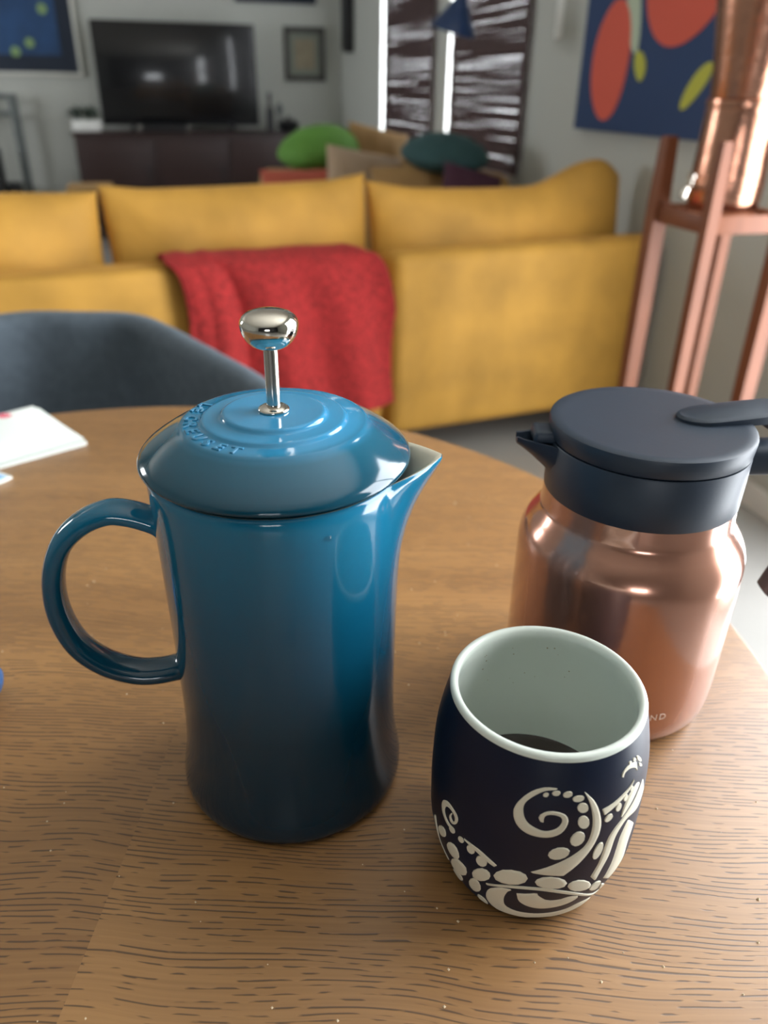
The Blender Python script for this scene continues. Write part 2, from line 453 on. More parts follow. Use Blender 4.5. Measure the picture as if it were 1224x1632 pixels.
for sx in (-1, 1): MB().add(*rbox(sx * .174, 0, .022, .012, .044, .034, .005)).build('end_cap', M['chrome_soft'], e)
e = empty('planter', 'white rectangular planter with low dark foliage at the left end of the console', 'planter', far(-1.965, .27, .735), PSI)
v, f = lathe([(.085, 0), (.1, .07), (.1, .075), (.09, .075), (.085, .06), (.01, .06)], 4)
MB().add(*rbox(0, 0, .036, .2, .12, .072, .008)).build('pot', M['white'], e)
rnd = random.Random(2); mb = MB()
for k in range(46):
    x, y = rnd.uniform(-.1, .1), rnd.uniform(-.05, .05); a = rnd.uniform(0, 6.28); h = rnd.uniform(.04, .09); l = rnd.uniform(.03, .06)
    dx, dy = math.cos(a) * l, math.sin(a) * l; px, py = -dy * .25, dx * .25
    b0 = (x * .8, y * .8, .068); mid = (x + dx * .5, y + dy * .5, .072 + h); tip = (x + dx * 1.2, y + dy * 1.2, .072 + h * .9)
    mb.add([b0, (mid[0] + px, mid[1] + py, mid[2]), tip, (mid[0] - px, mid[1] - py, mid[2]), (mid[0], mid[1], mid[2] + .004)], [(0, 1, 4), (1, 2, 4), (2, 3, 4), (3, 0, 4)])
fo = mb.build('foliage', M['leaf'], e); fo['kind'] = 'stuff'
e = empty('bottle', 'slim dark bottle standing on the console just right of the television', 'bottle', far(-.63, .34, .735), PSI)
MB().add(*lathe([(.026, 0), (.03, .004), (.03, .13), (.026, .15), (.013, .18), (.012, .25)], 24)).build('glass_body', M['tvbez'], e)
MB().add(*lathe([(.0135, .225), (.0135, .262), (.012, .265)], 16)).build('cap', M['black'], e)
e = empty('figurine', 'small grey stand-up ornament behind the dark bowl on the console', 'ornament', far(-.535, .2, .735), PSI)
MB().add(*lathe([(.03, 0), (.03, .012), (.01, .02), (.009, .10), (.02, .12), (.03, .15), (.022, .18), (.008, .195)], 20)).build('body', M['greymetal'], e)
e = empty('bowl', 'low dark lidded bowl at the right end of the console', 'bowl', far(-.50, .38, .735), PSI)
MB().add(*lathe([(.045, 0), (.07, .02), (.085, .05), (.087, .056)], 28)).build('body', M['tvbez'], e)
MB().add(*lathe([(.088, .056), (.07, .075), (.03, .088), (.012, .09), (.014, .105), (.006, .11)], 28)).build('lid', M['tvbez'], e)

def framed(name, label, a0, a1, z0, z1, fw, fmat, layers, marks=()):
    cx, cz = (a0 + a1) / 2, (z0 + z1) / 2
    e = empty(name, label, 'picture', far(cx, .0, cz), PSI)
    wd, ht = a1 - a0, z1 - z0
    mb = MB()
    for sx in (-1, 1): mb.add(*rbox(sx * (wd - fw) / 2, -.016, 0, fw, .03, ht, .003))
    for sz in (-1, 1): mb.add(*rbox(0, -.016, sz * (ht - fw) / 2, wd - 2 * fw + .001, .03, fw, .003))
    mb.build('frame', fmat, e)
    y = -.008
    for nm, inset, mt in layers:
        MB().add(*rbox(0, y, 0, wd - 2 * inset, .008, ht - 2 * inset)).build(nm, mt, e, smooth=False); y -= .004
    for (ma, mz, r_) in marks:
        MB().add(*tr(lathe([(r_, 0), (r_, .002)], 20), trs(ma - cx, y - .004, mz - cz, rx=R(90)))).build('spot', M['dot'], e)
    return e
framed('framed_picture', 'blue picture with pale spots in navy mat and silver frame above the rack', -2.72, -1.953, 1.086, 1.88, .022, M['silver'],
       [('mount', .02, M['mat']), ('print', .13, M['blueprint'])], [(-2.165, 1.50, .034), (-2.285, 1.29, .032), (-2.39, 1.235, .032)])
framed('framed_picture', 'small dark framed picture with a tan print right of the television', -.448, -.128, 1.08, 1.447, .04, M['framegrey'],
       [('mount', .035, M['paleprint']), ('print', .085, M['tanprint'])])
framed('framed_picture', 'dark framed picture of which only the bottom edge shows above the television', -.80, -.19, 1.592, 2.05, .03, M['mat'],
       [('mount', .025, M['mat']), ('print', .09, M['blueprint'])])
e = empty('metal_rack', 'grey metal rack standing against the wall under the blue picture', 'rack', far(-2.72, .2, 0), PSI)
for sx in (-.27, .27):
    for sy in (-.1, .1):
        MB().add(*rbox(sx, sy, .485, .035, .025, .97, .004)).build('upright', M['greymetal'], e)
for z in (.955, .845, .28):
    for sy in (-.1, .1): MB().add(*rbox(0, sy, z, .51, .02, .028, .003)).build('crossbar', M['greymetal'], e)
MB().add(*rbox(0, 0, .265, .52, .2, .012)).build('shelf', M['greymetal'], e, smooth=False)
e = empty('storage_box', 'low black box on the shelf of the grey metal rack', 'box', far(-2.60, .2, .273), PSI)
MB().add(*rbox(0, 0, .05, .2, .16, .10, .008)).build('body', M['tvbez'], e); MB().add(*rbox(0, 0, .105, .21, .17, .014, .005)).build('lid', M['black'], e)
e = empty('speaker', 'tall black floor speaker standing in front of the grey metal rack', 'speaker', far(-2.66, .52, 0), PSI)
MB().add(*rbox(0, 0, .32, .2, .22, .63, .01)).build('cabinet', M['tvbez'], e); MB().add(*rbox(0, -.115, .34, .17, .012, .5, .006)).build('grille', M['black'], e)
for sx in (-.07, .07): MB().add(*lathe([(.012, 0), (.012, .008)], 10, (sx, 0, -.003))).build('foot', M['black'], e)
e = empty('wooden_stool', 'low brown wooden stool half hidden behind the sofa, left of the console', 'stool', far(-1.98, .75, 0), PSI)
MB().add(*rbox(0, 0, .40, .3, .3, .04, .01)).build('seat', M['velvet_dull'], e)
for sx in (-1, 1):
    for sy in (-1, 1): MB().add(*rbox(sx * .12, sy * .12, .19, .03, .03, .38, .003)).build('leg', M['velvet_dull'], e)
e = empty('wall_speaker', 'slim black column speaker hung on the wall beside the blinds', 'speaker', room(0, 4.93, 1.62), PSI)
MB().add(*rbox(-.035, 0, 0, .06, .13, .70, .008)).build('cabinet', M['tvbez'], e); MB().add(*rbox(-.069, 0, 0, .01, .115, .66, .003)).build('grille', M['black'], e)
for z in (-.18, .18): MB().add(*rbox(-.002, 0, z, .012, .05, .05, .002)).build('bracket', M['black'], e)
e = empty('wall_control', 'narrow white plate on the wall between the blinds and the painted canvas', 'switch', room(0, 1.56, 1.34), PSI)
MB().add(*rbox(-.006, 0, 0, .012, .05, .24, .004)).build('plate', M['white'], e); MB().add(*rbox(-.014, 0, -.03, .008, .018, .05, .003)).build('rocker', M['white'], e)

# painted canvas (a plain abstract stand-in in the same colours)
e = empty('painted_canvas', 'navy canvas with coral, sage and yellow painted shapes on the right wall', 'painting', room(0, .87, 1.335), PSI - PI / 2)
MB().add(*rbox(0, -.018, 0, .86, .034, .82, .003)).build('canvas', M['canvas'], e)
def blob(nm, mt, x, z, rx, rz, rot, dep, n=40, lump=.08, seed=1):
    rnd = random.Random(seed); ph = rnd.uniform(0, 6)
    pts = []
    for k in range(n):
        t = 2 * PI * k / n; q = 1 + lump * math.sin(2 * t + ph) + lump * .5 * math.sin(3 * t + 2 * ph)
        a, b = rx * q * math.cos(t), rz * q * math.sin(t)
        pts.append((x + a * math.cos(rot) - b * math.sin(rot), z + a * math.sin(rot) + b * math.cos(rot)))
    v = [(p[0], dep, p[1]) for p in pts] + [(p[0], dep + .003, p[1]) for p in pts]
    f = [tuple(range(n)), tuple(range(n, 2 * n))[::-1]] + [(k, (k + 1) % n, n + (k + 1) % n, n + k) for k in range(n)]
    MB().add(v, f).build(nm, mt, e, sharp=30)
blob('coral_shape', M['orange'], -.225, -.20, .12, .17, .05, -.0375, seed=2, lump=.05)
blob('coral_shape', M['orange'], .14, .04, .20, .22, .3, -.0375, seed=3, lump=.05)
blob('coral_shape', M['orange'], -.02, .32, .12, .07, .3, -.0375, seed=9, lump=.05)
blob('sage_shape', M['sage'], -.28, .10, .10, .06, .9, -.0372, seed=4)
blob('sage_shape', M['sage'], -.12, -.06, .13, .035, -1.2, -.0374, seed=5)
blob('yellow_shape', M['yellowpaint'], -.04, -.215, .05, .026, -1.0, -.0376, seed=6)
blob('yellow_shape', M['yellowpaint'], .27, -.27, .075, .03, .8, -.0372, seed=7)

# pendant lamp
e = empty('pendant_lamp', 'navy cone pendant lamp hanging in front of the bamboo blinds', 'lamp', (.228, 3.4, 1.235), 0)
T_ = trs(0, 0, 0, ry=R(14), rx=R(8))
prof = [(.088, 0), (.087, .004), (.05, .062), (.02, .108), (.016, .122), (.012, .124), (.012, .118), (.046, .058), (.083, .002)]
MB().add(*tr(lathe_open(prof + [prof[0]], 40), T_)).build('shade', M['navymetal'], e)
MB().add(*tr(lathe([(.016, .085), (.016, .135), (.008, .158), (.004, .163)], 16), T_)).build('lamp_holder', M['black'], e)
top = T_ @ Vector((0, 0, .16))
MB().add(*sweep(smooth_path([top, top + Vector((0, 0, .1)), Vector((top.x, top.y, HC - 1.235 - .02))], 12), (0, 1, 0), lambda t: .003, lambda t: .003, 8)).build('cord', M['black'], e)
MB().add(*lathe([(.05, HC - 1.235 - .025), (.045, HC - 1.235 - .001)], 24, (top.x, top.y, 0))).build('ceiling_rose', M['black'], e)

# ================================================================== camel loveseat under the windows, with loose cushions
e = empty('loveseat', 'camel loveseat with its back to the corner windows, beyond the mustard sofa', 'sofa', room(.05, 2.25, 0), PSI)
# local x = away from the right wall is -x ; y = along the wall
MB().add(*rbox(-.50, 0, .27, .92, 1.14, .30, .05, 3)).build('base', M['velvet_dull'], e)
MB().add(*rbox(-.13, .05, .425, .22, 1.25, .62, .07, 4)).build('backrest', M['velvet_dull'], e)
for sy in (-1, 1): MB().add(*rbox(-.50, sy * .54, .37, .93, .16, .60, .06, 4)).build('armrest', M['velvet_dull'], e)
MB().add(*rbox(-.55, 0, .43, .68, .90, .14, .05, 3)).build('seat_cushion', M['velvet_dull'], e)
for sx in (-.9, -.1):
    for sy in (-1, 1): MB().add(*lathe([(.016, 0), (.024, .13)], 10, (sx, sy * .48, 0))).build('leg', M['darkwood'], e)
def loose(name, label, mat, p, wd, ht, th, rx=0, ry=0, rz=0):
    o = MB().add(*pillow(wd, ht, th, 20)).build(name, mat, None, 0)
    o.matrix_world = trs(p[0], p[1], p[2], rx, ry, rz)
    return tag(o, label, 'cushion', 'loose cushions on the loveseat')
def lens(name, label, mat, p, wd, dp, th, rx=0, ry=0, rz=0):
    prof = [(.02, -.36), (.25, -.34), (.40, -.23), (.485, -.08), (.5, 0), (.485, .08), (.42, .24), (.28, .40), (.12, .48), (.02, .5)]
    v, f = lathe(prof, 44)
    o = MB().add([(x * wd, y * dp, z * th) for x, y, z in v], f).build(name, mat, None, 0)
    o.matrix_world = trs(p[0], p[1], p[2], rx, ry, rz)
    return tag(o, label, 'cushion', 'loose cushions on the loveseat')
lens('throw_pillow', 'bright green domed pillow on the far arm of the camel loveseat', M['green'], (-.36, 4.36, .765), .44, .36, .22, R(12), R(-8), PSI)
lens('round_pillow', 'round dark teal pillow lying on top of the loveseat cushions', M['tealfabric'], (.235, 3.60, .80), .385, .34, .17, R(10), R(2), PSI)
loose('throw_pillow', 'coral red pillow low in front of the bright green one', M['coral'], (-.44, 3.98, .585), .34, .24, .13, R(-20), 0, PSI)
loose('throw_pillow', 'beige linen pillow leaning between the green and the teal pillows', M['beige'], (-.12, 4.02, .63), .40, .32, .15, R(-20), R(10), PSI + .2)
loose('throw_pillow', 'camel pillow standing upright below the left window', M['velvet_dull'], (-.08, 4.40, .72), .32, .30, .14, R(-10), R(12), PSI)
loose('throw_pillow', 'dark plum pillow on the near side of the loveseat', M['plum'], (.33, 3.36, .655), .26, .24, .1, R(-24), R(14), PSI)
loose('throw_pillow', 'camel pillow behind the dark plum one', M['velvet_dull'], (.16, 3.52, .60), .46, .36, .16, R(-16), R(-4), PSI)

# ================================================================== mustard sofa (seen from behind)
SY = R(23)
e = empty('mustard_sofa', 'long mustard velvet sofa seen from behind, in two joined sections', 'sofa', (.051, 2.212, 0), SY)
def soft(x0, x1, y0, y1, z0, z1, bev): return rbox((x0 + x1) / 2, (y0 + y1) / 2, (z0 + z1) / 2, x1 - x0, y1 - y0, z1 - z0, bev, 4)
MB().add(*soft(-1.55, -.062, .0, .13, .10, .646, .022)).build('back_panel', M['velvet'], e)
MB().add(*soft(-.034, .905, .0, .13, .10, .646, .04)).build('back_panel', M['velvet'], e)
MB().add(*soft(-1.54, -.05, .13, .86, .13, .44, .05)).build('seat_section', M['velvet'], e)
MB().add(*soft(-.046, .90, .13, .86, .13, .44, .05)).build('seat_section', M['velvet'], e)
MB().add(*soft(.80, .903, .14, .84, .12, .58, .05)).build('armrest', M['velvet'], e)
for x in (-1.45, -.12, .04, .84):
    for y in (.1, .76): MB().add(*lathe([(.018, 0), (.024, .135)], 12, (x, y, 0))).build('leg', M['black'], e)
SM = Matrix.Translation((.051, 2.212, 0)) @ Matrix.Rotation(SY, 4, 'Z')
def backcushion(label, x0, x1, ztop, sag):
    ht = ztop - .435
    o = MB().add(*pillow(x1 - x0, ht, .21, 34, sag, .05)).build('back_cushion', M['velvet'], None, 0)
    o.matrix_world = SM @ trs((x0 + x1) / 2, .245, .435 + ht / 2, R(-7))
    return tag(o, label, 'cushion', 'back cushions of the mustard sofa')
backcushion('mustard back cushion at the left, cut by the picture edge, above the chair', -1.52, -.772, .806, lambda u: .004 * math.sin(5 * u))
backcushion('middle mustard back cushion, above the red throw', -.768, -.022, .812, lambda u: .006 * u + .012 * max(0, abs(u) - .7) / .3)
backcushion('right mustard back cushion with a raised slumped end beside the wooden stand', -.018, .895, .795, lambda u: .016 * max(0, -u - .7) / .3 - .012 * math.cos(u * 1.5) + .066 * max(0, min(1, (u - .2) / .55)) ** 2 * (3 - 2 * max(0, min(1, (u - .2) / .55))) - .06 * max(0, (u - .80) / .2) ** 1.6)

# red throw over the sofa back
def throw():
    nu, nv = 60, 56; v = []
    pathl = [(.128, .64), (.11, .655), (.06, .661), (.01, .657), (-.012, .635), (-.016, .55), (-.020, .45), (-.026, .35), (-.030, .24)]
    P = smooth_path([(0, a, b) for a, b in pathl], nv + 1)
    rnd = random.Random(4)
    for j in range(nv + 1):
        t = j / nv; drop = max(0, (t - .40) / .6)
        xl = -.655 + .05 * drop + .02 * math.sin(drop * 5); xr = -.115 + .06 * min(1, drop * 2.2) + .01 * math.sin(drop * 6)
        for i in range(nu + 1):
            u = i / nu; x = xl + (xr - xl) * u
            fold = .5 + .5 * math.sin(2 * PI * (u * 3.3 - drop * .55) + .8 * math.sin(4 * u))
            fold2 = math.exp(-((u - .20 - .10 * drop) / .035) ** 2) + .6 * math.exp(-((u - .08 - .06 * drop) / .03) ** 2)
            amp = .005 + .034 * min(1, drop * 1.5)
            p = P[j]; y = p.y; z = p.z
            off = amp * fold + -.02 * fold2 * min(1, .3 + drop * 2)
            if t < .38: z += .003 * fold + .006 * fold2; 
            else: y -= off + .02 * min(1, drop * 3)
            if drop == 0: z -= .012 * max(0, (u - .93) / .07)
            v.append((x, y - .004, z + .002))
    f = [(j * (nu + 1) + i, j * (nu + 1) + i + 1, (j + 1) * (nu + 1) + i + 1, (j + 1) * (nu + 1) + i) for j in range(nv) for i in range(nu)]
    o = MB().add(v, f).build('throw_blanket', M['red'], None, 0)
    o.matrix_world = SM
    md = o.modifiers.new('thick', 'SOLIDIFY'); md.thickness = .007; md.offset = 1
    return tag(o, 'red tweed throw blanket draped over the back of the mustard sofa', 'blanket')
throw()

# ================================================================== wooden stand with the copper dispenser
STC = (.669, 1.658, 0)
e = empty('wooden_stand', 'tall walnut stand with four square posts holding the copper dispenser', 'stand', STC, PSI)
hs = .0875
for (sx, sy, w_) in ((-1, -1, .024), (-1, 1, .032), (1, 1, .024), (1, -1, .032)):
    mb = MB(); a = w_ / 2
    v = []
    for z, k in ((0, .75), (.55, 1), (.85, 1), (.965, .8), (.972, .7)):
        v += [(sx * hs + x * a * k, sy * hs + y * a * k, z) for x, y in ((-1, -1), (1, -1), (1, 1), (-1, 1))]
    f = [(3, 2, 1, 0), (16, 17, 18, 19)] + [(i * 4 + k, i * 4 + (k + 1) % 4, i * 4 + 4 + (k + 1) % 4, i * 4 + 4 + k) for i in range(4) for k in range(4)]
    mb.add(v, f).build('leg', M['standwood'], e, sharp=25)
for k in range(4):
    MB().add(*tr(rbox(0, -hs, .828, 2 * hs - .03, .016, .034, .002), Matrix.Rotation(k * PI / 2, 4, 'Z'))).build('rail', M['standwood'], e)
MB().add(*lathe([(.066, .833), (.068, .838), (.068, .8445), (.066, .846)], 40)).build('shelf_disc', M['standwood'], e)
e = empty('copper_dispenser', 'hammered copper two-tier water dispenser with a chrome tap on the walnut stand', 'dispenser', STC[:2] + (.846,), PSI)
MB().add(*lathe([(.064, 0), (.0665, .003), (.0690, .02), (.0700, .045), (.0695, .07), (.0685, .09), (.0672, .13), (.0660, .17), (.064, .181)], 64)).build('lower_chamber', M['copper'], e)
MB().add(*lathe([(.062, .178), (.0668, .180), (.0674, .186), (.0668, .192), (.062, .195)], 64)).build('joint_ring', M['copper'], e)
MB().add(*lathe([(.061, .193), (.0625, .20), (.0655, .235), (.071, .275), (.0775, .32), (.085, .37), (.0905, .41), (.094, .45)], 64)).build('upper_chamber', M['copper'], e)
MB().add(*lathe([(.097, .448), (.097, .455), (.08, .472), (.03, .482), (.012, .484), (.012, .496), (.018, .505), (.008, .512)], 48)).build('lid', M['copper'], e)
tp = MB().add(*sweep(smooth_path([(-.062, 0, .04), (-.085, -.008, .04), (-.1, -.014, .036), (-.108, -.017, .024)], 14), (0, 1, .01), lambda t: .0075, lambda t: .0075, 14)).build('tap', M['chrome'], e)
MB().add(*lathe([(.004, .044), (.004, .056), (.008, .058), (.008, .064), (.004, .066)], 14, (-.088, -.009, 0))).build('tap_lever', M['chrome'], tp)

# ================================================================== charcoal tub chair beyond the table
e = empty('tub_chair', 'charcoal felt tub chair with a curved shell, pulled up across the table', 'chair', (-.50, .96, 0), 0)
half = [(0, .255), (.08, .25), (.144, .19), (.2235, .09), (.2885, .02), (.345, -.055)]
pl_ = [Vector((-x, y, 0)) for x, y in half[::-1]] + [Vector((x, y, 0)) for x, y in half[1:]]
P = smooth_path(pl_, 61)
v = []; f = []; K = 14
for i, p in enumerate(P):
    t = (P[min(i + 1, 60)] - P[max(i - 1, 0)]).normalized(); nn = Vector((t.y, -t.x, 0))
    s_ = abs(i / 30 - 1); top = .726 - .012 * max(0, s_ - .6) / .4
    for k in range(K):      # outline of the wall section: outside up, rounded top, inside down
        q = k / (K - 1)
        if k < 5: o_, z = .022 + .0 * q, .33 + (top - .02 - .33) * k / 4
        elif k < 9:
            an = PI * (k - 4) / 5; o_, z = .022 * math.cos(an), top - .02 + .02 * math.sin(an)
        else: o_, z = -.022, top - .02 - (top - .02 - .33) * (k - 9) / 4
        lean = (z - .5) * .10
        v.append((p.x - nn.x * (o_ + lean), p.y - nn.y * (o_ + lean), z))
for i in range(60):
    for k in range(K):
        k2 = (k + 1) % K
        f.append((i * K + k, i * K + k2, (i + 1) * K + k2, (i + 1) * K + k))
f += [tuple(range(K)), tuple(60 * K + k for k in range(K))[::-1]]
MB().add(v, f).build('shell', M['charcoal'], e, sharp=50)
ol = [(x * .94, y * .94 - .005) for x, y in [(p.x, p.y) for p in P]]
ol = ol[::-1]
MB().add(*prism(ol, .33, .40)).build('seat_base', M['charcoal'], e)
MB().add(*prism([(x * .93, y * .93) for x, y in ol], .40, .455)).build('seat_cushion', M['charcoal'], e)
for sx in (-1, 1):
    for sy in (-.04, .14): MB().add(*tr(lathe([(.011, 0), (.017, .34)], 12), trs(sx * .2, sy, 0))).build('leg', M['standwood'], e)

# ================================================================== round table
e = empty('round_table', 'round brown ash dining table in front, carrying the coffee things', 'table', (-.20, .36, 0), 0)
MB().add(*lathe([(.02, .7145), (.40, .7145), (.425, .720), (.4355, .731), (.4375, .7365), (.4365, .7392), (.434, .74), (.02, .74)], 160)).build('tabletop', M['table'], e, 25)
MB().add(*lathe([(.20, .70), (.20, .7145)], 48)).build('mounting_plate', M['darkwood'], e)
MB().add(*lathe([(.05, .03), (.04, .08), (.035, .2), (.035, .6), (.05, .70)], 32)).build('pedestal', M['darkwood'], e)
MB().add(*lathe([(.26, 0), (.265, .006), (.255, .018), (.06, .032)], 64)).build('base', M['darkwood'], e)
ZT = .74

# ================================================================== teal coffee press
PRX, PRY = -.0451, .2918
e = empty('coffee_press', 'glossy teal stoneware coffee press with domed lid, largest thing on the table', 'coffee press', (PRX, PRY, ZT), 0)
SPA = R(1.5)
def spout(push, lift):
    def fn(r, z, a):
        d = (a - SPA + PI) % (2 * PI) - PI
        g = max(0, min(1, (z - .118) / .057)); g = g * g * (.55 + .45 * g)
        wv = max(0, 1 - abs(d) / .52) ** 1.25
        rr = r + push * wv * g
        return rr, z + lift * wv * g * g
    return fn
outer = [(.044, 0), (.050, .0002), (.0538, .0018), (.0551, .005), (.0550, .009), (.0541, .0145), (.0529, .021), (.0519, .030), (.0513, .042), (.0511, .058), (.0513, .075), (.0514, .09),
         (.0516, .105), (.0518, .115), (.0520, .125), (.0522, .135), (.0524, .145), (.0526, .154), (.0529, .162), (.0531, .168), (.0530, .1712), (.0526, .1726), (.0518, .1732)]
fnO = spout(.0193, .0030)
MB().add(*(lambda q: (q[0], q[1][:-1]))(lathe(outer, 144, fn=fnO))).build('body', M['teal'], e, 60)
inner = [(.0518, .1732), (.0508, .1730), (.0498, .1718), (.0490, .168), (.0486, .16), (.0484, .145), (.0482, .12), (.0478, .03), (.045, .008), (.005, .006)]
MB().add(*(lambda q: (q[0], q[1][:-2] + [q[1][-1]]))(lathe(inner, 144, fn=fnO))).build('inner_glaze', M['cream'], e, 60)
ang = R(8); dv = Vector((math.cos(ang), math.sin(ang), 0)); sd = Vector((-math.sin(ang), math.cos(ang), 0))
hp = [(-.0475, .1455), (-.0535, .1475), (-.0630, .1512), (-.0720, .1522), (-.0832, .1474), (-.0930, .1373), (-.0988, .1216), (-.0998, .1033), (-.0951, .0856), (-.0850, .0735), (-.0723, .0670), (-.0622, .0658), (-.0530, .0672), (-.0475, .0690)]
HP = smooth_path([dv * d + Vector((0, 0, z)) for d, z in hp], 90)
flare = lambda t: 1 + .55 * math.exp(-(t / .045) ** 2) + .3 * math.exp(-((1 - t) / .04) ** 2)
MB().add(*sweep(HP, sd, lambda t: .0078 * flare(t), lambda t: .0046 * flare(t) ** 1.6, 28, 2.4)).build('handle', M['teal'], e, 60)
lidp = [(.0015, .1952), (.0190, .1952), (.0200, .1953), (.0207, .1950), (.0212, .1943), (.0217, .1936), (.0226, .1933), (.0276, .1932), (.0286, .1931), (.0292, .1927), (.0297, .1919), (.0304, .1915), (.0366, .1914), (.0376, .1911),
        (.0384, .1904), (.0394, .1897), (.0430, .1876), (.0470, .1851), (.0510, .1824), (.0536, .1804), (.0549, .1791), (.0556, .1779), (.0557, .1771), (.0554, .1764), (.0545, .1760), (.050, .1762), (.047, .1740), (.047, .165), (.002, .165)]
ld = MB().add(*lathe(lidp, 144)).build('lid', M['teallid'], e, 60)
# raised lettering round the lid, one glyph at a time
def glyphs(text, size, depth, place, bevel=.0):
    mb = MB()
    for i, ch in enumerate(text):
        if ch == ' ': continue
        cu = bpy.data.curves.new('glyph', 'FONT'); cu.body = ch; cu.size = size; cu.extrude = depth; cu.bevel_depth = bevel; cu.bevel_resolution = 1
        cu.align_x = 'CENTER'; cu.resolution_u = 3
        o = bpy.data.objects.new('glyph', cu); COL.objects.link(o)
        dg = bpy.context.evaluated_depsgraph_get(); me = bpy.data.meshes.new_from_object(o.evaluated_get(dg))
        Mx = place(i)
        mb.add([Mx @ q.co for q in me.vertices], [tuple(p.vertices) for p in me.polygons])
        bpy.data.objects.remove(o); bpy.data.curves.remove(cu); bpy.data.meshes.remove(me)
    return mb
def lidplace(i):
    a = R((157, 167.5, 0, 183, 195, 206.5, 218, 229.5, 240.5, 252)[i])
    rad_ = Vector((math.cos(a), math.sin(a), 0)); tan = Vector((-math.sin(a), math.cos(a), 0))
    mm = Matrix((tan, -rad_, Vector((0, 0, 1)))).transposed().to_4x4(); mm.translation = rad_ * .0360 + Vector((0, 0, .1914))
    return mm
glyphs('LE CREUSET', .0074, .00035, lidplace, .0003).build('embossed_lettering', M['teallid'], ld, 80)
pl2 = MB().add(*lathe([(.0028, .160), (.0028, .222)], 32)).build('plunger_rod', M['chrome_soft'], e)
MB().add(*lathe([(.0029, .1974), (.0042, .1973), (.0050, .1970), (.0059, .1965), (.0064, .1960), (.0064, .1955), (.0060, .1951), (.002, .1950)], 40)).build('collar', M['chrome'], pl2, 50)
MB().add(*lathe([(.0030, .2206), (.0052, .2211), (.0074, .2223), (.0092, .2241), (.0105, .2263), (.0111, .2284), (.0113, .2302), (.0111, .2316), (.0102, .2331), (.0085, .2344), (.0058, .2353), (.0030, .2357), (.0003, .2358)], 64)).build('knob', M['chrome'], pl2, 80)

# ================================================================== copper carafe
CAX, CAY = .1327, .3593
e = empty('thermal_carafe', 'copper coloured thermal carafe with matte black lid and handle behind the mug', 'carafe', (CAX, CAY, ZT), 0)
MB().add(*lathe([(.045, 0), (.052, .0005), (.0553, .003), (.0575, .008), (.0586, .016), (.0589, .028), (.0590, .05), (.0590, .075), (.0590, .0940), (.0588, .0978), (.0582, .1012), (.0570, .1048), (.0552, .1084), (.0530, .1118), (.0510, .1148), (.0499, .1168), (.0493, .1180), (.0490, .1198), (.0488, .1230), (.0486, .1295), (.045, .1310)], 128)).build('body', M['copperpaint'], e, 60)
MB().add(*lathe([(.044, .1285), (.0484, .1287), (.0488, .1293), (.0490, .140), (.0493, .1555), (.0489, .1563), (.044, .1564)], 128)).build('collar', M['blackplastic'], e, 40)
lid = MB().add(*lathe([(.045, .1560), (.0485, .1568), (.0492, .1576), (.0497, .162), (.0499, .1648), (.0496, .1660), (.0485, .1666), (.044, .1664), (.004, .1660)], 128)).build('lid', M['blackplastic'], e, 40)
# thumb lever: a tongue let into the lid
ol = []
for k in range(17):
    a = PI / 2 + PI * k / 16; ol.append((.030 + .016 * math.cos(a), .0115 * math.sin(a)))
ol += [(.050, -.0115), (.066, -.0108), (.0695, -.009), (.0695, .009), (.066, .0108), (.050, .0115)]
n = len(ol); v = []
for lev, (ins, zf) in enumerate(((0, lambda x: .1655), (0, lambda x: .1672 + .055 * max(0, x - .012)), (.0014, lambda x: .1684 + .055 * max(0, x - .012)))):
    cx_ = .045
    for x, y in ol:
        k_ = 1 - ins / .0095
        v.append((cx_ + (x - cx_) * (1 - ins / .03), y * k_, zf(x)))
f = [tuple(range(n))[::-1], tuple(2 * n + k for k in range(n))] + [(l * n + k, l * n + (k + 1) % n, l * n + n + (k + 1) % n, l * n + n + k) for l in range(2) for k in range(n)]
lv = MB().add(v, f)
lv.add(*rbox(.066, 0, .1635, .007, .015, .008, .001))
lv.build('thumb_lever', M['blackplastic'], e, 35, rot=(0, 0, R(10)))
# pouring lip
v = []; f = []; secs = [(-.046, .0150, .1370, .1556), (-.052, .0120, .1425, .1560), (-.058, .0085, .1475, .1560), (-.063, .0058, .1510, .1563), (-.066, .0040, .1528, .1568)]
for (x, hw, zb, zt) in secs:
    zm = (zb + zt) / 2
    v += [(x, hw, zt), (x, hw * .92, zm), (x, hw * .45, zb), (x, -hw * .45, zb), (x, -hw * .92, zm), (x, -hw, zt), (x, -hw + .0015, zt), (x, -hw * .5, zt - (zt - zb) * .55), (x, hw * .5, zt - (zt - zb) * .55), (x, hw - .0015, zt)]
for i in range(4):
    for k in range(10): f.append((i * 10 + k, i * 10 + (k + 1) % 10, i * 10 + 10 + (k + 1) % 10, i * 10 + 10 + k))
f += [tuple(range(10))[::-1], tuple(40 + k for k in range(10))]
MB().add(v, f).build('pouring_lip', M['blackplastic'], e, 50, rot=(0, 0, R(-2)))
MB().add(*rbox(-.0515, 0, .1575, .0135, .015, .0075, .0022, 3)).build('lip_cover', M['blackplastic'], e, 50, rot=(0, 0, R(-2)))
hp = [(.045, .1475), (.060, .1480), (.075, .1478), (.090, .1440), (.0985, .1330), (.1010, .1180), (.0985, .1020), (.0942, .0870), (.0890, .0720), (.0862, .0630)]
HP = smooth_path([(d, 0, z) for d, z in hp], 70)
MB().add(*sweep(HP, (0, 1, 0), lambda t: .0100 * min(1, ((1 - t) / .04) ** .5 + .25), lambda t: (.0088 - .001 * min(1, t * 3)) * min(1, ((1 - t) / .04) ** .5 + .25), 26, 3)).build('handle', M['blackplastic'], e, 60)
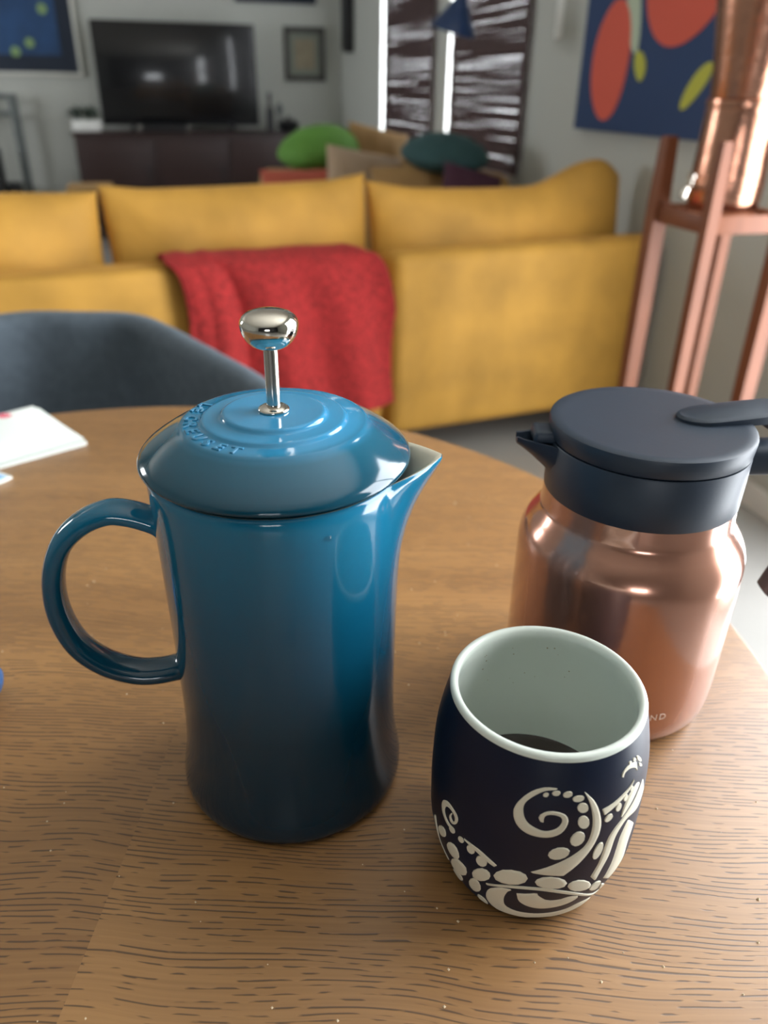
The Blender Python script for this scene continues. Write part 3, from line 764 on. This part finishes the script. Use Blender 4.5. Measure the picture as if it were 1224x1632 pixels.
def carplace(i):
    a = R((-80.6, -75.6)[i]); rad_ = Vector((math.cos(a), math.sin(a), 0)); tan = Vector((-math.sin(a), math.cos(a), 0))
    mm = Matrix((tan, Vector((0, 0, 1)), rad_)).transposed().to_4x4(); mm.translation = rad_ * .0588 + Vector((0, 0, .0218)); return mm
glyphs('ND', .0056, .00025, carplace).build('lettering', M['lettering'], e, 40, smooth=False)

# ================================================================== tentacle mug
MUX, MUY = .0669, .2381
e = empty('mug', 'handleless navy barrel mug with cream tentacle pattern, in front of the carafe', 'mug', (MUX, MUY, ZT), 0)
PZ = [0, .0015, .0046, .0279, .042, .0565, .0765, .09, .1009]; PR = [.0315, .034, .036, .0432, .0442, .0443, .0434, .0411, .0385]
def mug_r(z):
    for i in range(8):
        if z <= PZ[i + 1]:
            u = (z - PZ[i]) / (PZ[i + 1] - PZ[i])
            m0 = (PR[i + 1] - PR[max(i - 1, 0)]) / (PZ[i + 1] - PZ[max(i - 1, 0)]); m1 = (PR[min(i + 2, 8)] - PR[i]) / (PZ[min(i + 2, 8)] - PZ[i]); h_ = PZ[i + 1] - PZ[i]
            if i < 2: return PR[i] + (PR[i + 1] - PR[i]) * u
            return (2 * u ** 3 - 3 * u * u + 1) * PR[i] + (u ** 3 - 2 * u * u + u) * h_ * m0 + (-2 * u ** 3 + 3 * u * u) * PR[i + 1] + (u ** 3 - u * u) * h_ * m1
    return PR[-1]
zs = [0, .0008, .0015, .003, .0046] + [.0046 + (.0985 - .0046) * k / 26 for k in range(1, 27)]
MB().add(*(lambda q: (q[0], q[1][:-1]))(lathe([(mug_r(z), z) for z in zs], 128))).build('body', M['navy'], e, 50)
rt_ = mug_r(.0985)
ip = [(rt_, .0985), (rt_ - .0001, .1000), (rt_ - .0006, .1007), (rt_ - .0016, .1010), (rt_ - .0027, .1007), (rt_ - .0033, .0996)] + [(mug_r(z) - .0038, z) for z in (.097, .09, .08, .07, .06, .05, .04, .03, .02, .012)] + [(.030, .0075), (.001, .006)]
MB().add(*(lambda q: (q[0], q[1][:-2] + [q[1][-1]]))(lathe(ip, 128))).build('inner_glaze', M['mugwhite'], e, 50)
RIBBONS = [
 ( [(-82.6,42.3),(-74.8,49.8),(-69.3,58.1),(-67.3,66.7),(-69.0,74.0),(-73.0,81.0),(-79.4,86.5)] , [(-102.9,43.7),(-89.4,50.3),(-80.9,54.8),(-74.9,59.7),(-73.1,67.3),(-74.2,75.3),(-76.6,81.7),(-79.6,86.6)] ),
 ( [(-92.8,88.2),(-100.2,87.9),(-107.1,84.4),(-112.0,78.3),(-113.0,73.2),(-110.4,67.9),(-105.2,64.9),(-98.8,64.1),(-92.7,64.8),(-87.8,67.5),(-85.7,72.5),(-86.8,75.8),(-89.3,77.4),(-93.6,78.2),(-97.6,77.5),(-100.4,75.4),(-100.3,73.2),(-97.8,71.7)] , [(-92.5,87.8),(-99.0,86.5),(-104.7,82.9),(-107.7,79.4),(-107.7,75.4),(-105.6,71.5),(-101.6,69.3),(-97.3,68.1),(-93.3,68.9),(-90.6,70.5),(-89.2,73.1),(-90.0,75.3),(-92.8,76.3),(-95.4,76.4),(-97.2,75.6),(-97.7,73.9),(-97.7,72.9),(-97.6,71.8)] ),
 ( [(-137.5,46.1),(-128.0,46.1),(-121.5,44.2),(-116.8,42.1)] , [(-137.4,45.5),(-129.0,43.5),(-123.7,41.6),(-118.2,40.6)] ),
 ( [(-122.9,26.9),(-108.8,33.3),(-92.5,35.4),(-75.4,30.8),(-55.8,18.0),(-47.7,16.2)] , [(-123.0,25.5),(-108.6,31.6),(-92.1,33.4),(-74.8,28.2),(-56.3,16.4),(-47.9,15.8)] ),
 ( [(-107.9,30.5),(-114.2,29.2),(-121.2,23.2),(-124.3,13.2),(-122.7,6.6),(-116.0,1.5),(-106.7,1.5),(-92.5,4.7),(-77.9,4.6),(-66.6,4.6),(-53.5,4.6),(-47.5,6.5)] , [(-107.6,30.1),(-109.5,28.4),(-110.7,24.6),(-111.3,19.9),(-110.8,14.3),(-108.7,11.8),(-103.2,10.3),(-93.8,10.5),(-81.7,11.3),(-72.2,12.7),(-64.4,15.5),(-51.9,10.4)] ),
 ( [(-106.0,28.7),(-104.3,21.7),(-98.9,17.6),(-91.0,16.0),(-82.3,17.2),(-76.4,19.1),(-72.3,22.2),(-70.8,25.0)] , [(-94.7,31.8),(-93.2,29.6),(-90.0,27.3),(-86.2,26.2),(-81.6,26.6),(-78.3,27.6),(-74.5,27.4),(-71.1,25.6)] ),
 ( [(-68.8,76.5),(-62.4,77.4),(-56.0,79.0),(-50.8,80.3),(-46.4,82.1)] , [(-66.8,72.4),(-61.3,74.6),(-55.8,76.7),(-51.1,78.7),(-46.3,81.9)] ),
 ( [(-54.8,66.9),(-53.9,71.8),(-50.6,76.6),(-44.5,78.6),(-40.9,77.6)] , [(-54.4,66.6),(-50.7,68.3),(-46.3,70.7),(-42.6,74.2),(-40.6,77.3)] ),
 ( [(-67.9,37.9),(-64.6,45.7),(-62.5,56.6),(-59.2,62.0),(-53.1,65.8),(-45.9,69.5),(-39.3,74.2),(-35.2,77.1)] , [(-63.4,33.2),(-60.5,40.1),(-57.3,47.3),(-55.8,56.1),(-52.5,60.8),(-47.9,62.9),(-36.1,61.1),(-30.4,68.2)] ),
 ( [(-57.6,31.9),(-54.6,39.1),(-53.6,46.9),(-52.4,54.8),(-49.2,59.9),(-46.9,61.8)] , [(-51.5,27.2),(-45.1,29.9),(-38.9,34.0),(-39.0,42.8),(-38.2,48.0),(-37.3,53.2)] ),
 ( [(-56.8,87.2),(-56.6,88.8),(-53.6,90.3),(-48.7,90.3),(-44.5,89.7)] , [(-55.7,86.5),(-54.3,88.4),(-50.4,88.6),(-45.9,86.8),(-43.6,83.9)] ),
 ( [(-146.0,44.7),(-150.2,43.8),(-153.9,45.3),(-157.0,48.5),(-157.1,53.0),(-152.3,56.5),(-147.3,56.5),(-143.0,54.7),(-142.5,51.6),(-144.6,48.5),(-147.8,47.6),(-149.3,50.0),(-147.7,53.4)] , [(-145.0,46.0),(-149.2,45.9),(-152.3,47.3),(-153.7,49.3),(-152.9,52.2),(-149.9,54.1),(-147.0,54.1),(-145.1,52.9),(-144.8,50.8),(-145.8,49.5),(-146.9,49.8),(-147.8,51.0),(-146.9,53.2)] ),
 ( [(-168.0,34.7),(-163.8,27.3),(-163.7,17.4),(-160.4,8.9)] , [(-165.1,37.3),(-161.7,29.3),(-163.9,17.0),(-154.6,15.5)] ),
]
SUCKERS = [
  [(-97.1,85.4),(-97.2,85.0),(-97.6,84.5),(-98.2,84.2),(-99.0,84.2),(-99.6,84.3),(-99.9,84.6),(-99.9,85.1),(-99.5,85.5),(-98.8,85.9),(-98.1,86.0),(-97.5,85.8)] ,
  [(-91.5,86.4),(-91.7,85.9),(-92.3,85.4),(-93.3,85.1),(-94.4,85.1),(-95.3,85.4),(-95.7,85.8),(-95.5,86.4),(-94.8,86.9),(-93.8,87.1),(-92.8,87.1),(-91.9,86.9)] ,
  [(-85.5,86.1),(-85.5,85.4),(-86.3,84.9),(-87.4,84.5),(-88.7,84.5),(-89.7,84.7),(-90.2,85.2),(-90.1,85.9),(-89.4,86.5),(-88.3,86.9),(-87.0,87.0),(-86.0,86.7)] ,
  [(-79.2,83.8),(-79.4,83.1),(-80.4,82.6),(-81.8,82.3),(-83.4,82.4),(-84.7,82.8),(-85.2,83.4),(-85.1,84.1),(-84.1,84.7),(-82.7,85.0),(-81.1,84.9),(-79.8,84.5)] ,
  [(-76.5,78.9),(-76.7,77.8),(-77.8,77.1),(-79.2,77.0),(-80.7,77.4),(-81.9,78.4),(-82.4,79.6),(-82.1,80.7),(-81.1,81.5),(-79.7,81.6),(-78.2,81.1),(-77.0,80.1)] ,
  [(-74.8,71.0),(-75.3,69.5),(-76.5,68.7),(-78.1,68.8),(-79.7,69.8),(-80.8,71.3),(-81.2,73.1),(-80.8,74.6),(-79.6,75.4),(-78.1,75.4),(-76.5,74.4),(-75.3,72.8)] ,
  [(-77.1,66.4),(-76.1,64.7),(-76.0,62.6),(-77.1,60.9),(-78.8,59.9),(-80.8,59.8),(-82.5,60.8),(-83.5,62.5),(-83.5,64.5),(-82.5,66.3),(-80.8,67.5),(-78.9,67.5)] ,
  [(-82.7,57.4),(-82.9,55.6),(-84.4,54.1),(-86.9,53.1),(-89.7,52.9),(-92.0,53.5),(-93.2,54.9),(-93.0,56.7),(-91.5,58.4),(-89.1,59.5),(-86.3,59.6),(-84.0,58.8)] ,
  [(-100.9,39.9),(-101.9,37.4),(-105.0,35.2),(-109.3,33.5),(-113.8,32.8),(-117.2,33.2),(-118.4,35.1),(-117.1,38.0),(-113.9,41.0),(-109.6,42.8),(-105.3,43.2),(-102.2,42.1)] ,
  [(-80.5,37.7),(-81.4,36.0),(-84.4,35.1),(-88.6,35.0),(-92.8,35.5),(-96.0,36.7),(-97.3,38.5),(-96.4,40.4),(-93.7,42.0),(-89.7,42.5),(-85.5,41.7),(-82.1,39.9)] ,
  [(-65.5,32.3),(-65.8,30.4),(-68.2,29.8),(-71.8,30.3),(-75.5,31.6),(-78.4,33.4),(-79.9,35.3),(-79.6,37.2),(-77.7,38.4),(-74.5,38.5),(-70.8,37.2),(-67.4,34.8)] ,
  [(-119.9,33.7),(-120.7,31.2),(-122.8,28.6),(-125.9,26.0),(-129.1,24.6),(-130.9,25.5),(-131.0,28.4),(-129.9,31.2),(-127.6,34.0),(-124.8,36.0),(-122.2,36.5),(-120.4,35.6)] ,
  [(-127.9,14.0),(-130.3,11.2),(-133.0,9.9),(-135.1,10.7),(-135.8,13.3),(-135.0,17.3),(-133.1,21.3),(-130.7,24.1),(-128.5,25.1),(-126.9,23.9),(-126.1,21.2),(-126.4,17.5)] ,
  [(-136.6,20.9),(-140.0,17.1),(-144.6,14.0),(-149.7,12.1),(-153.0,12.5),(-151.9,17.1),(-147.7,23.5),(-143.5,28.3),(-140.3,29.7),(-137.4,29.6),(-135.1,28.4),(-134.9,25.0)] ,
  [(-140.8,29.8),(-142.8,28.1),(-146.0,26.8),(-148.6,27.2),(-150.3,28.9),(-150.7,31.1),(-149.4,33.7),(-147.1,35.7),(-144.3,36.6),(-141.9,36.1),(-140.3,34.3),(-139.9,32.1)] ,
  [(-143.7,8.5),(-146.8,5.5),(-149.4,4.6),(-152.1,4.6),(-154.9,4.6),(-157.2,4.6),(-155.9,6.9),(-150.5,12.2),(-146.5,14.9),(-143.7,15.3),(-142.2,13.9),(-142.2,11.4)] ,
  [(-152.6,34.1),(-154.4,32.6),(-156.8,31.6),(-159.0,31.3),(-160.4,32.0),(-160.4,33.7),(-159.1,35.8),(-156.9,37.7),(-154.6,38.7),(-152.7,38.6),(-151.7,37.5),(-151.6,35.9)] ,
  [(-144.4,43.4),(-145.3,42.6),(-146.6,42.2),(-147.7,42.3),(-148.6,42.9),(-148.8,43.7),(-148.3,44.8),(-147.3,45.6),(-146.1,46.0),(-144.9,45.9),(-144.2,45.3),(-144.0,44.4)] ,
  [(-137.6,43.0),(-138.4,42.3),(-139.4,42.0),(-140.4,42.1),(-141.1,42.6),(-141.3,43.4),(-141.0,44.3),(-140.2,45.0),(-139.1,45.4),(-138.1,45.3),(-137.4,44.7),(-137.2,43.9)] ,
  [(-130.4,41.5),(-131.4,40.5),(-132.8,40.1),(-134.1,40.4),(-134.9,41.4),(-135.1,42.6),(-134.6,43.9),(-133.6,44.8),(-132.2,45.2),(-131.0,44.9),(-130.1,44.0),(-129.9,42.8)] ,
  [(-122.8,38.8),(-124.0,37.5),(-125.6,36.8),(-127.3,36.9),(-128.5,37.9),(-128.9,39.4),(-128.4,41.1),(-127.2,42.5),(-125.6,43.2),(-124.0,43.0),(-122.9,42.0),(-122.4,40.5)] ,
  [(-124.1,1.5),(-124.9,1.6),(-125.5,4.6),(-127.8,4.6),(-130.0,5.0),(-130.8,6.7),(-130.5,8.4),(-129.2,9.6),(-127.3,9.9),(-125.3,9.2),(-123.7,7.6),(-122.9,5.7)] ,
  [(-61.7,71.7),(-61.2,70.8),(-61.5,69.8),(-62.4,69.1),(-63.6,68.7),(-64.9,68.8),(-65.9,69.4),(-66.3,70.2),(-66.0,71.2),(-65.2,72.0),(-64.0,72.4),(-62.7,72.3)] ,
  [(-56.6,75.3),(-56.0,74.5),(-55.8,73.4),(-56.2,72.4),(-57.1,71.7),(-58.1,71.6),(-59.0,72.0),(-59.6,72.8),(-59.8,73.8),(-59.4,74.9),(-58.6,75.5),(-57.6,75.7)] ,
  [(-52.1,77.5),(-51.7,77.0),(-51.7,76.3),(-51.9,75.4),(-52.6,74.9),(-53.4,74.7),(-54.1,75.0),(-54.6,75.7),(-54.8,76.5),(-54.3,77.2),(-53.6,77.6),(-52.7,77.7)] ,
  [(-47.7,79.5),(-47.4,79.1),(-47.4,78.6),(-47.7,78.1),(-48.2,77.7),(-48.9,77.6),(-49.4,77.8),(-49.8,78.2),(-49.8,78.7),(-49.5,79.2),(-49.0,79.6),(-48.4,79.7)] ,
  [(-64.9,57.8),(-64.0,56.4),(-63.8,54.1),(-64.4,51.8),(-65.6,49.9),(-67.0,48.9),(-68.4,49.3),(-69.3,50.7),(-69.5,53.0),(-68.9,55.4),(-67.8,57.3),(-66.3,58.1)] ,
  [(-58.3,30.7),(-57.6,29.0),(-57.6,27.0),(-57.7,24.5),(-59.7,24.1),(-62.5,25.4),(-65.0,27.8),(-65.6,29.3),(-65.2,30.9),(-63.9,32.0),(-62.1,32.5),(-60.0,31.9)] ,
  [(-49.2,21.1),(-47.6,19.1),(-47.6,18.1),(-47.7,16.8),(-47.7,15.4),(-47.6,14.4),(-47.6,14.0),(-51.4,18.2),(-54.6,22.5),(-55.6,25.1),(-55.4,26.2),(-53.8,25.5)] ,
  [(-49.1,91.3),(-48.9,91.0),(-48.9,90.6),(-49.3,90.4),(-49.9,90.4),(-50.6,90.6),(-51.1,90.9),(-51.4,91.3),(-51.3,91.6),(-50.9,91.8),(-50.3,91.8),(-49.7,91.6)] ,
  [(-45.3,91.1),(-44.9,90.6),(-45.0,90.3),(-45.5,90.2),(-46.1,90.2),(-46.9,90.5),(-47.5,90.9),(-47.8,91.2),(-47.7,91.5),(-47.3,91.7),(-46.6,91.7),(-45.9,91.4)] ,
  [(-39.6,86.8),(-40.8,87.4),(-42.2,88.4),(-43.4,89.6),(-44.0,90.6),(-44.0,91.3),(-43.4,91.3),(-42.4,90.9),(-41.2,90.0),(-39.9,88.7),(-39.0,87.5),(-38.9,86.8)] ,
  [(-39.4,84.5),(-40.4,85.0),(-41.2,85.6),(-41.8,86.3),(-42.0,86.9),(-41.7,87.2),(-41.2,87.1),(-40.3,86.6),(-39.3,85.9),(-38.7,85.2),(-38.5,84.6),(-38.7,84.3)] ,
]

def on_mug(t, z, lift): a = R(t); r = mug_r(z) + lift; return (r * math.cos(a), r * math.sin(a), z)
def resample(pts, n):
    P = [Vector((q[0] * .75, q[1], 0)) for q in pts]; S = [0]
    SP = smooth_path(P, 80)
    for i in range(79): S.append(S[-1] + (SP[i + 1] - SP[i]).length)
    out = []; k = 0
    for i in range(n):
        t = S[-1] * i / (n - 1)
        while k < 78 and S[k + 1] < t: k += 1
        u = (t - S[k]) / max(1e-9, S[k + 1] - S[k]); q = SP[k].lerp(SP[k + 1], u); out.append((q.x / .75, q.y / 1000))
    return out
def relief_ribbon(name, A_, B_):
    n = 44; m_ = 6; a_, b_ = resample(A_, n), resample(B_, n); v = []; f = []
    for i in range(n):
        for j in range(m_ + 1):
            u = j / m_; t = a_[i][0] * (1 - u) + b_[i][0] * u; z = max(.0004, a_[i][1] * (1 - u) + b_[i][1] * u)
            edge = j in (0, m_) or i in (0, n - 1)
            v.append(on_mug(t, z, -.0002 if edge else .00035))
    for i in range(n - 1):
        for j in range(m_): f.append((i * (m_ + 1) + j, (i + 1) * (m_ + 1) + j, (i + 1) * (m_ + 1) + j + 1, i * (m_ + 1) + j + 1))
    MB().add(v, f).build(name, M['bare'], e, 50)
def relief_dot(name, pts):
    n = len(pts); ct = sum(p[0] for p in pts) / n; cz = sum(p[1] for p in pts) / n; v = [on_mug(ct, max(.0006, cz / 1000), .00035)]; f = []
    rings = ((.35, .00035), (.7, .00035), (.93, .00035), (1.03, -.0002))
    for s_, l_ in rings:
        for p in pts: v.append(on_mug(ct + (p[0] - ct) * s_, max(.0004, (cz + (p[1] - cz) * s_) / 1000), l_))
    for k in range(n):
        k2 = (k + 1) % n; f.append((0, 1 + k, 1 + k2))
        for r_ in range(3): f.append((1 + r_ * n + k, 1 + r_ * n + n + k, 1 + r_ * n + n + k2, 1 + r_ * n + k2))
    MB().add(v, f).build(name, M['bare'], e, 50)
for A_, B_ in RIBBONS: relief_ribbon('tentacle', A_, B_)
for pts in SUCKERS: relief_dot('sucker', pts)
mb = MB(); rnd = random.Random(5)
for k in range(16):
    a = R(rnd.uniform(60, 125)); z = rnd.uniform(.066, .092); r_ = mug_r(z) - .0037; s_ = rnd.uniform(.0002, .0006)
    mb.add(*tr(lathe([(s_, 0), (s_ * .6, .0002), (s_ * .1, .00025)], 8), Matrix.Translation((r_ * math.cos(a), r_ * math.sin(a), z)) @ Matrix.Rotation(a, 4, 'Z') @ Matrix.Rotation(-PI / 2, 4, 'Y')))
sp_ = mb.build('coffee_specks', M['speck'], e); sp_['kind'] = 'stuff'
cz_ = .0335; cr_ = mug_r(cz_) - .0040
o = MB().add(*lathe([(.005, .0076), (.029, .0078), (.034, .0125), (mug_r(.02) - .0042, .02), (cr_ + .0001, cz_ + .0004), (cr_ - .0008, cz_), (.002, cz_)], 96)).build('coffee', M['coffee'], None, 40)
o.location = (MUX, MUY, ZT); tag(o, 'black coffee standing low inside the white-lined navy mug', 'coffee')

# ================================================================== papers and small things on the table
e = empty('folded_paper', 'folded white paper with a pink printed mark at the far left of the table', 'paper', (-.409, .669, ZT), R(-45))
def rrect(wd, ht, r_, n=6):
    o_ = []
    for cx, cy, a0 in ((wd / 2 - r_, ht / 2 - r_, 0), (-wd / 2 + r_, ht / 2 - r_, 90), (-wd / 2 + r_, -ht / 2 + r_, 180), (wd / 2 - r_, -ht / 2 + r_, 270)):
        for k in range(n + 1):
            a = R(a0 + 90 * k / n); o_.append((cx + r_ * math.cos(a), cy + r_ * math.sin(a)))
    return o_
MB().add(*prism(rrect(.128, .205, .006), .0003, .0018)).build('lower_sheet', M['paper'], e, smooth=False, loc=(.004, -.002, 0), rot=(0, 0, R(-2)))
mb = MB(); nx, ny = 14, 20
for lay in (0, 1):
    o0 = len(mb.v); v = []
    for i in range(nx + 1):
        for j in range(ny + 1):
            x = (i / nx - .5) * .120; y = (j / ny - .5) * .198
            ed = min(1, min(.5 - abs(i / nx - .5), .5 - abs(j / ny - .5)) * 6)
            z = .0022 + (0 if lay == 0 else (.0008 + .0045 * ed ** .6 + .0009 * math.sin(34 * x + 40 * y) * ed))
            v.append((x, y, z))
    f = []
    for i in range(nx):
        for j in range(ny):
            a = i * (ny + 1) + j; q = (a, a + ny + 1, a + ny + 2, a + 1); f.append(q if lay else q[::-1])
    mb.add(v, f)
mb.build('folded_sheet', M['paper'], e, 0)
mk = Matrix.Rotation(R(45), 3, 'Z') @ (Vector((-.3925, .7385, 0)) - Vector((-.409, .669, 0)))
st = []
for k in range(20):
    a = 2 * PI * k / 20; r_ = .010 if k % 2 == 0 else .0055; st.append((mk.x + r_ * math.cos(a), mk.y + r_ * .8 * math.sin(a)))
MB().add(*prism(st, .0068, .0084)).build('printed_mark', M['redink'], e, smooth=False)
e = empty('leaflet', 'blue printed leaflet with a white border at the left edge, near the folded paper', 'leaflet', (-.331, .612, ZT), R(151))
MB().add(*prism([(0, 0), (.09, 0), (.09, .058), (0, .058)], .0002, .0024)).build('sheet', M['paper'], e, smooth=False)
MB().add(*prism([(.003, .003), (.087, .003), (.087, .055), (.003, .055)], .0024, .0028)).build('printed_panel', M['lightblue'], e, smooth=False)
MB().add(*prism([(.008, .007), (.08, .007), (.08, .05), (.008, .05)], .0028, .0031)).build('printed_block', M['blueink'], e, smooth=False)
e = empty('glasses_case', 'blue rounded case of which only the tip shows at the left picture edge', 'case', (-.262, .331, ZT), 0)
MB().add(*tr(lathe([(.002, -.048), (.008, -.046), (.0125, -.040), (.014, -.03), (.014, .03), (.0125, .040), (.008, .046), (.002, .048)], 32), trs(0, 0, .0142, ry=R(90)))).build('shell', M['bluecase'], e)
MB().add(*tr(lathe([(.0142, -.0006), (.0142, .0006)], 32), trs(-.006, 0, .0142, ry=R(90)))).build('seam', M['black'], e)
# crumbs scattered on the wood
rnd = random.Random(11); mb = MB()
for k in range(170):
    x, y = rnd.uniform(-.24, .20), rnd.uniform(.155, .62); s_ = rnd.uniform(.00025, .0007) * (1.5 if rnd.random() < .12 else 1)
    if math.hypot(x + .2, y - .36) > .42 or math.hypot(x - PRX, y - PRY) < .056 or math.hypot(x - MUX, y - MUY) < .038 or math.hypot(x - CAX, y - CAY) < .058: continue
    if x < -.17 and .30 < y < .36: continue
    p = [(s_, 0, 0), (-s_, .3 * s_, 0), (0, s_, .2 * s_), (0, -s_, .1 * s_), (0, 0, s_), (0, 0, 0)]
    mb.add([(x + q[0], y + q[1], ZT + .00005 + q[2]) for q in p], [(0, 2, 4), (2, 1, 4), (1, 3, 4), (3, 0, 4), (2, 0, 5), (1, 2, 5), (3, 1, 5), (0, 3, 5)])
o = mb.build('crumbs', M['crumb'], None, smooth=False); o['kind'] = 'stuff'; tag(o, 'tiny pale crumbs scattered over the brown tabletop', 'crumbs')
# drops of water on the press
for (a, z, s_, lab) in ((-62.1, .1633, .0013, 'water drop below the lid near the spout of the teal press'), (-86.3, .1275, .0006, 'tiny water drop halfway down the front of the teal press')):
    r_ = .0527 if z > .15 else .0519
    mb = MB().add(*tr(lathe([(s_, 0), (s_ * .9, s_ * .35), (s_ * .5, s_ * .65), (s_ * .05, s_ * .75)], 16), Matrix.Rotation(R(a), 4, 'Z') @ trs(0, 0, 0, ry=R(90))))
    o = mb.build('water_drop', M['water'], None, 80); a_ = R(a)
    o.location = (PRX + r_ * math.cos(a_), PRY + r_ * math.sin(a_), ZT + z); tag(o, lab, 'water drop')
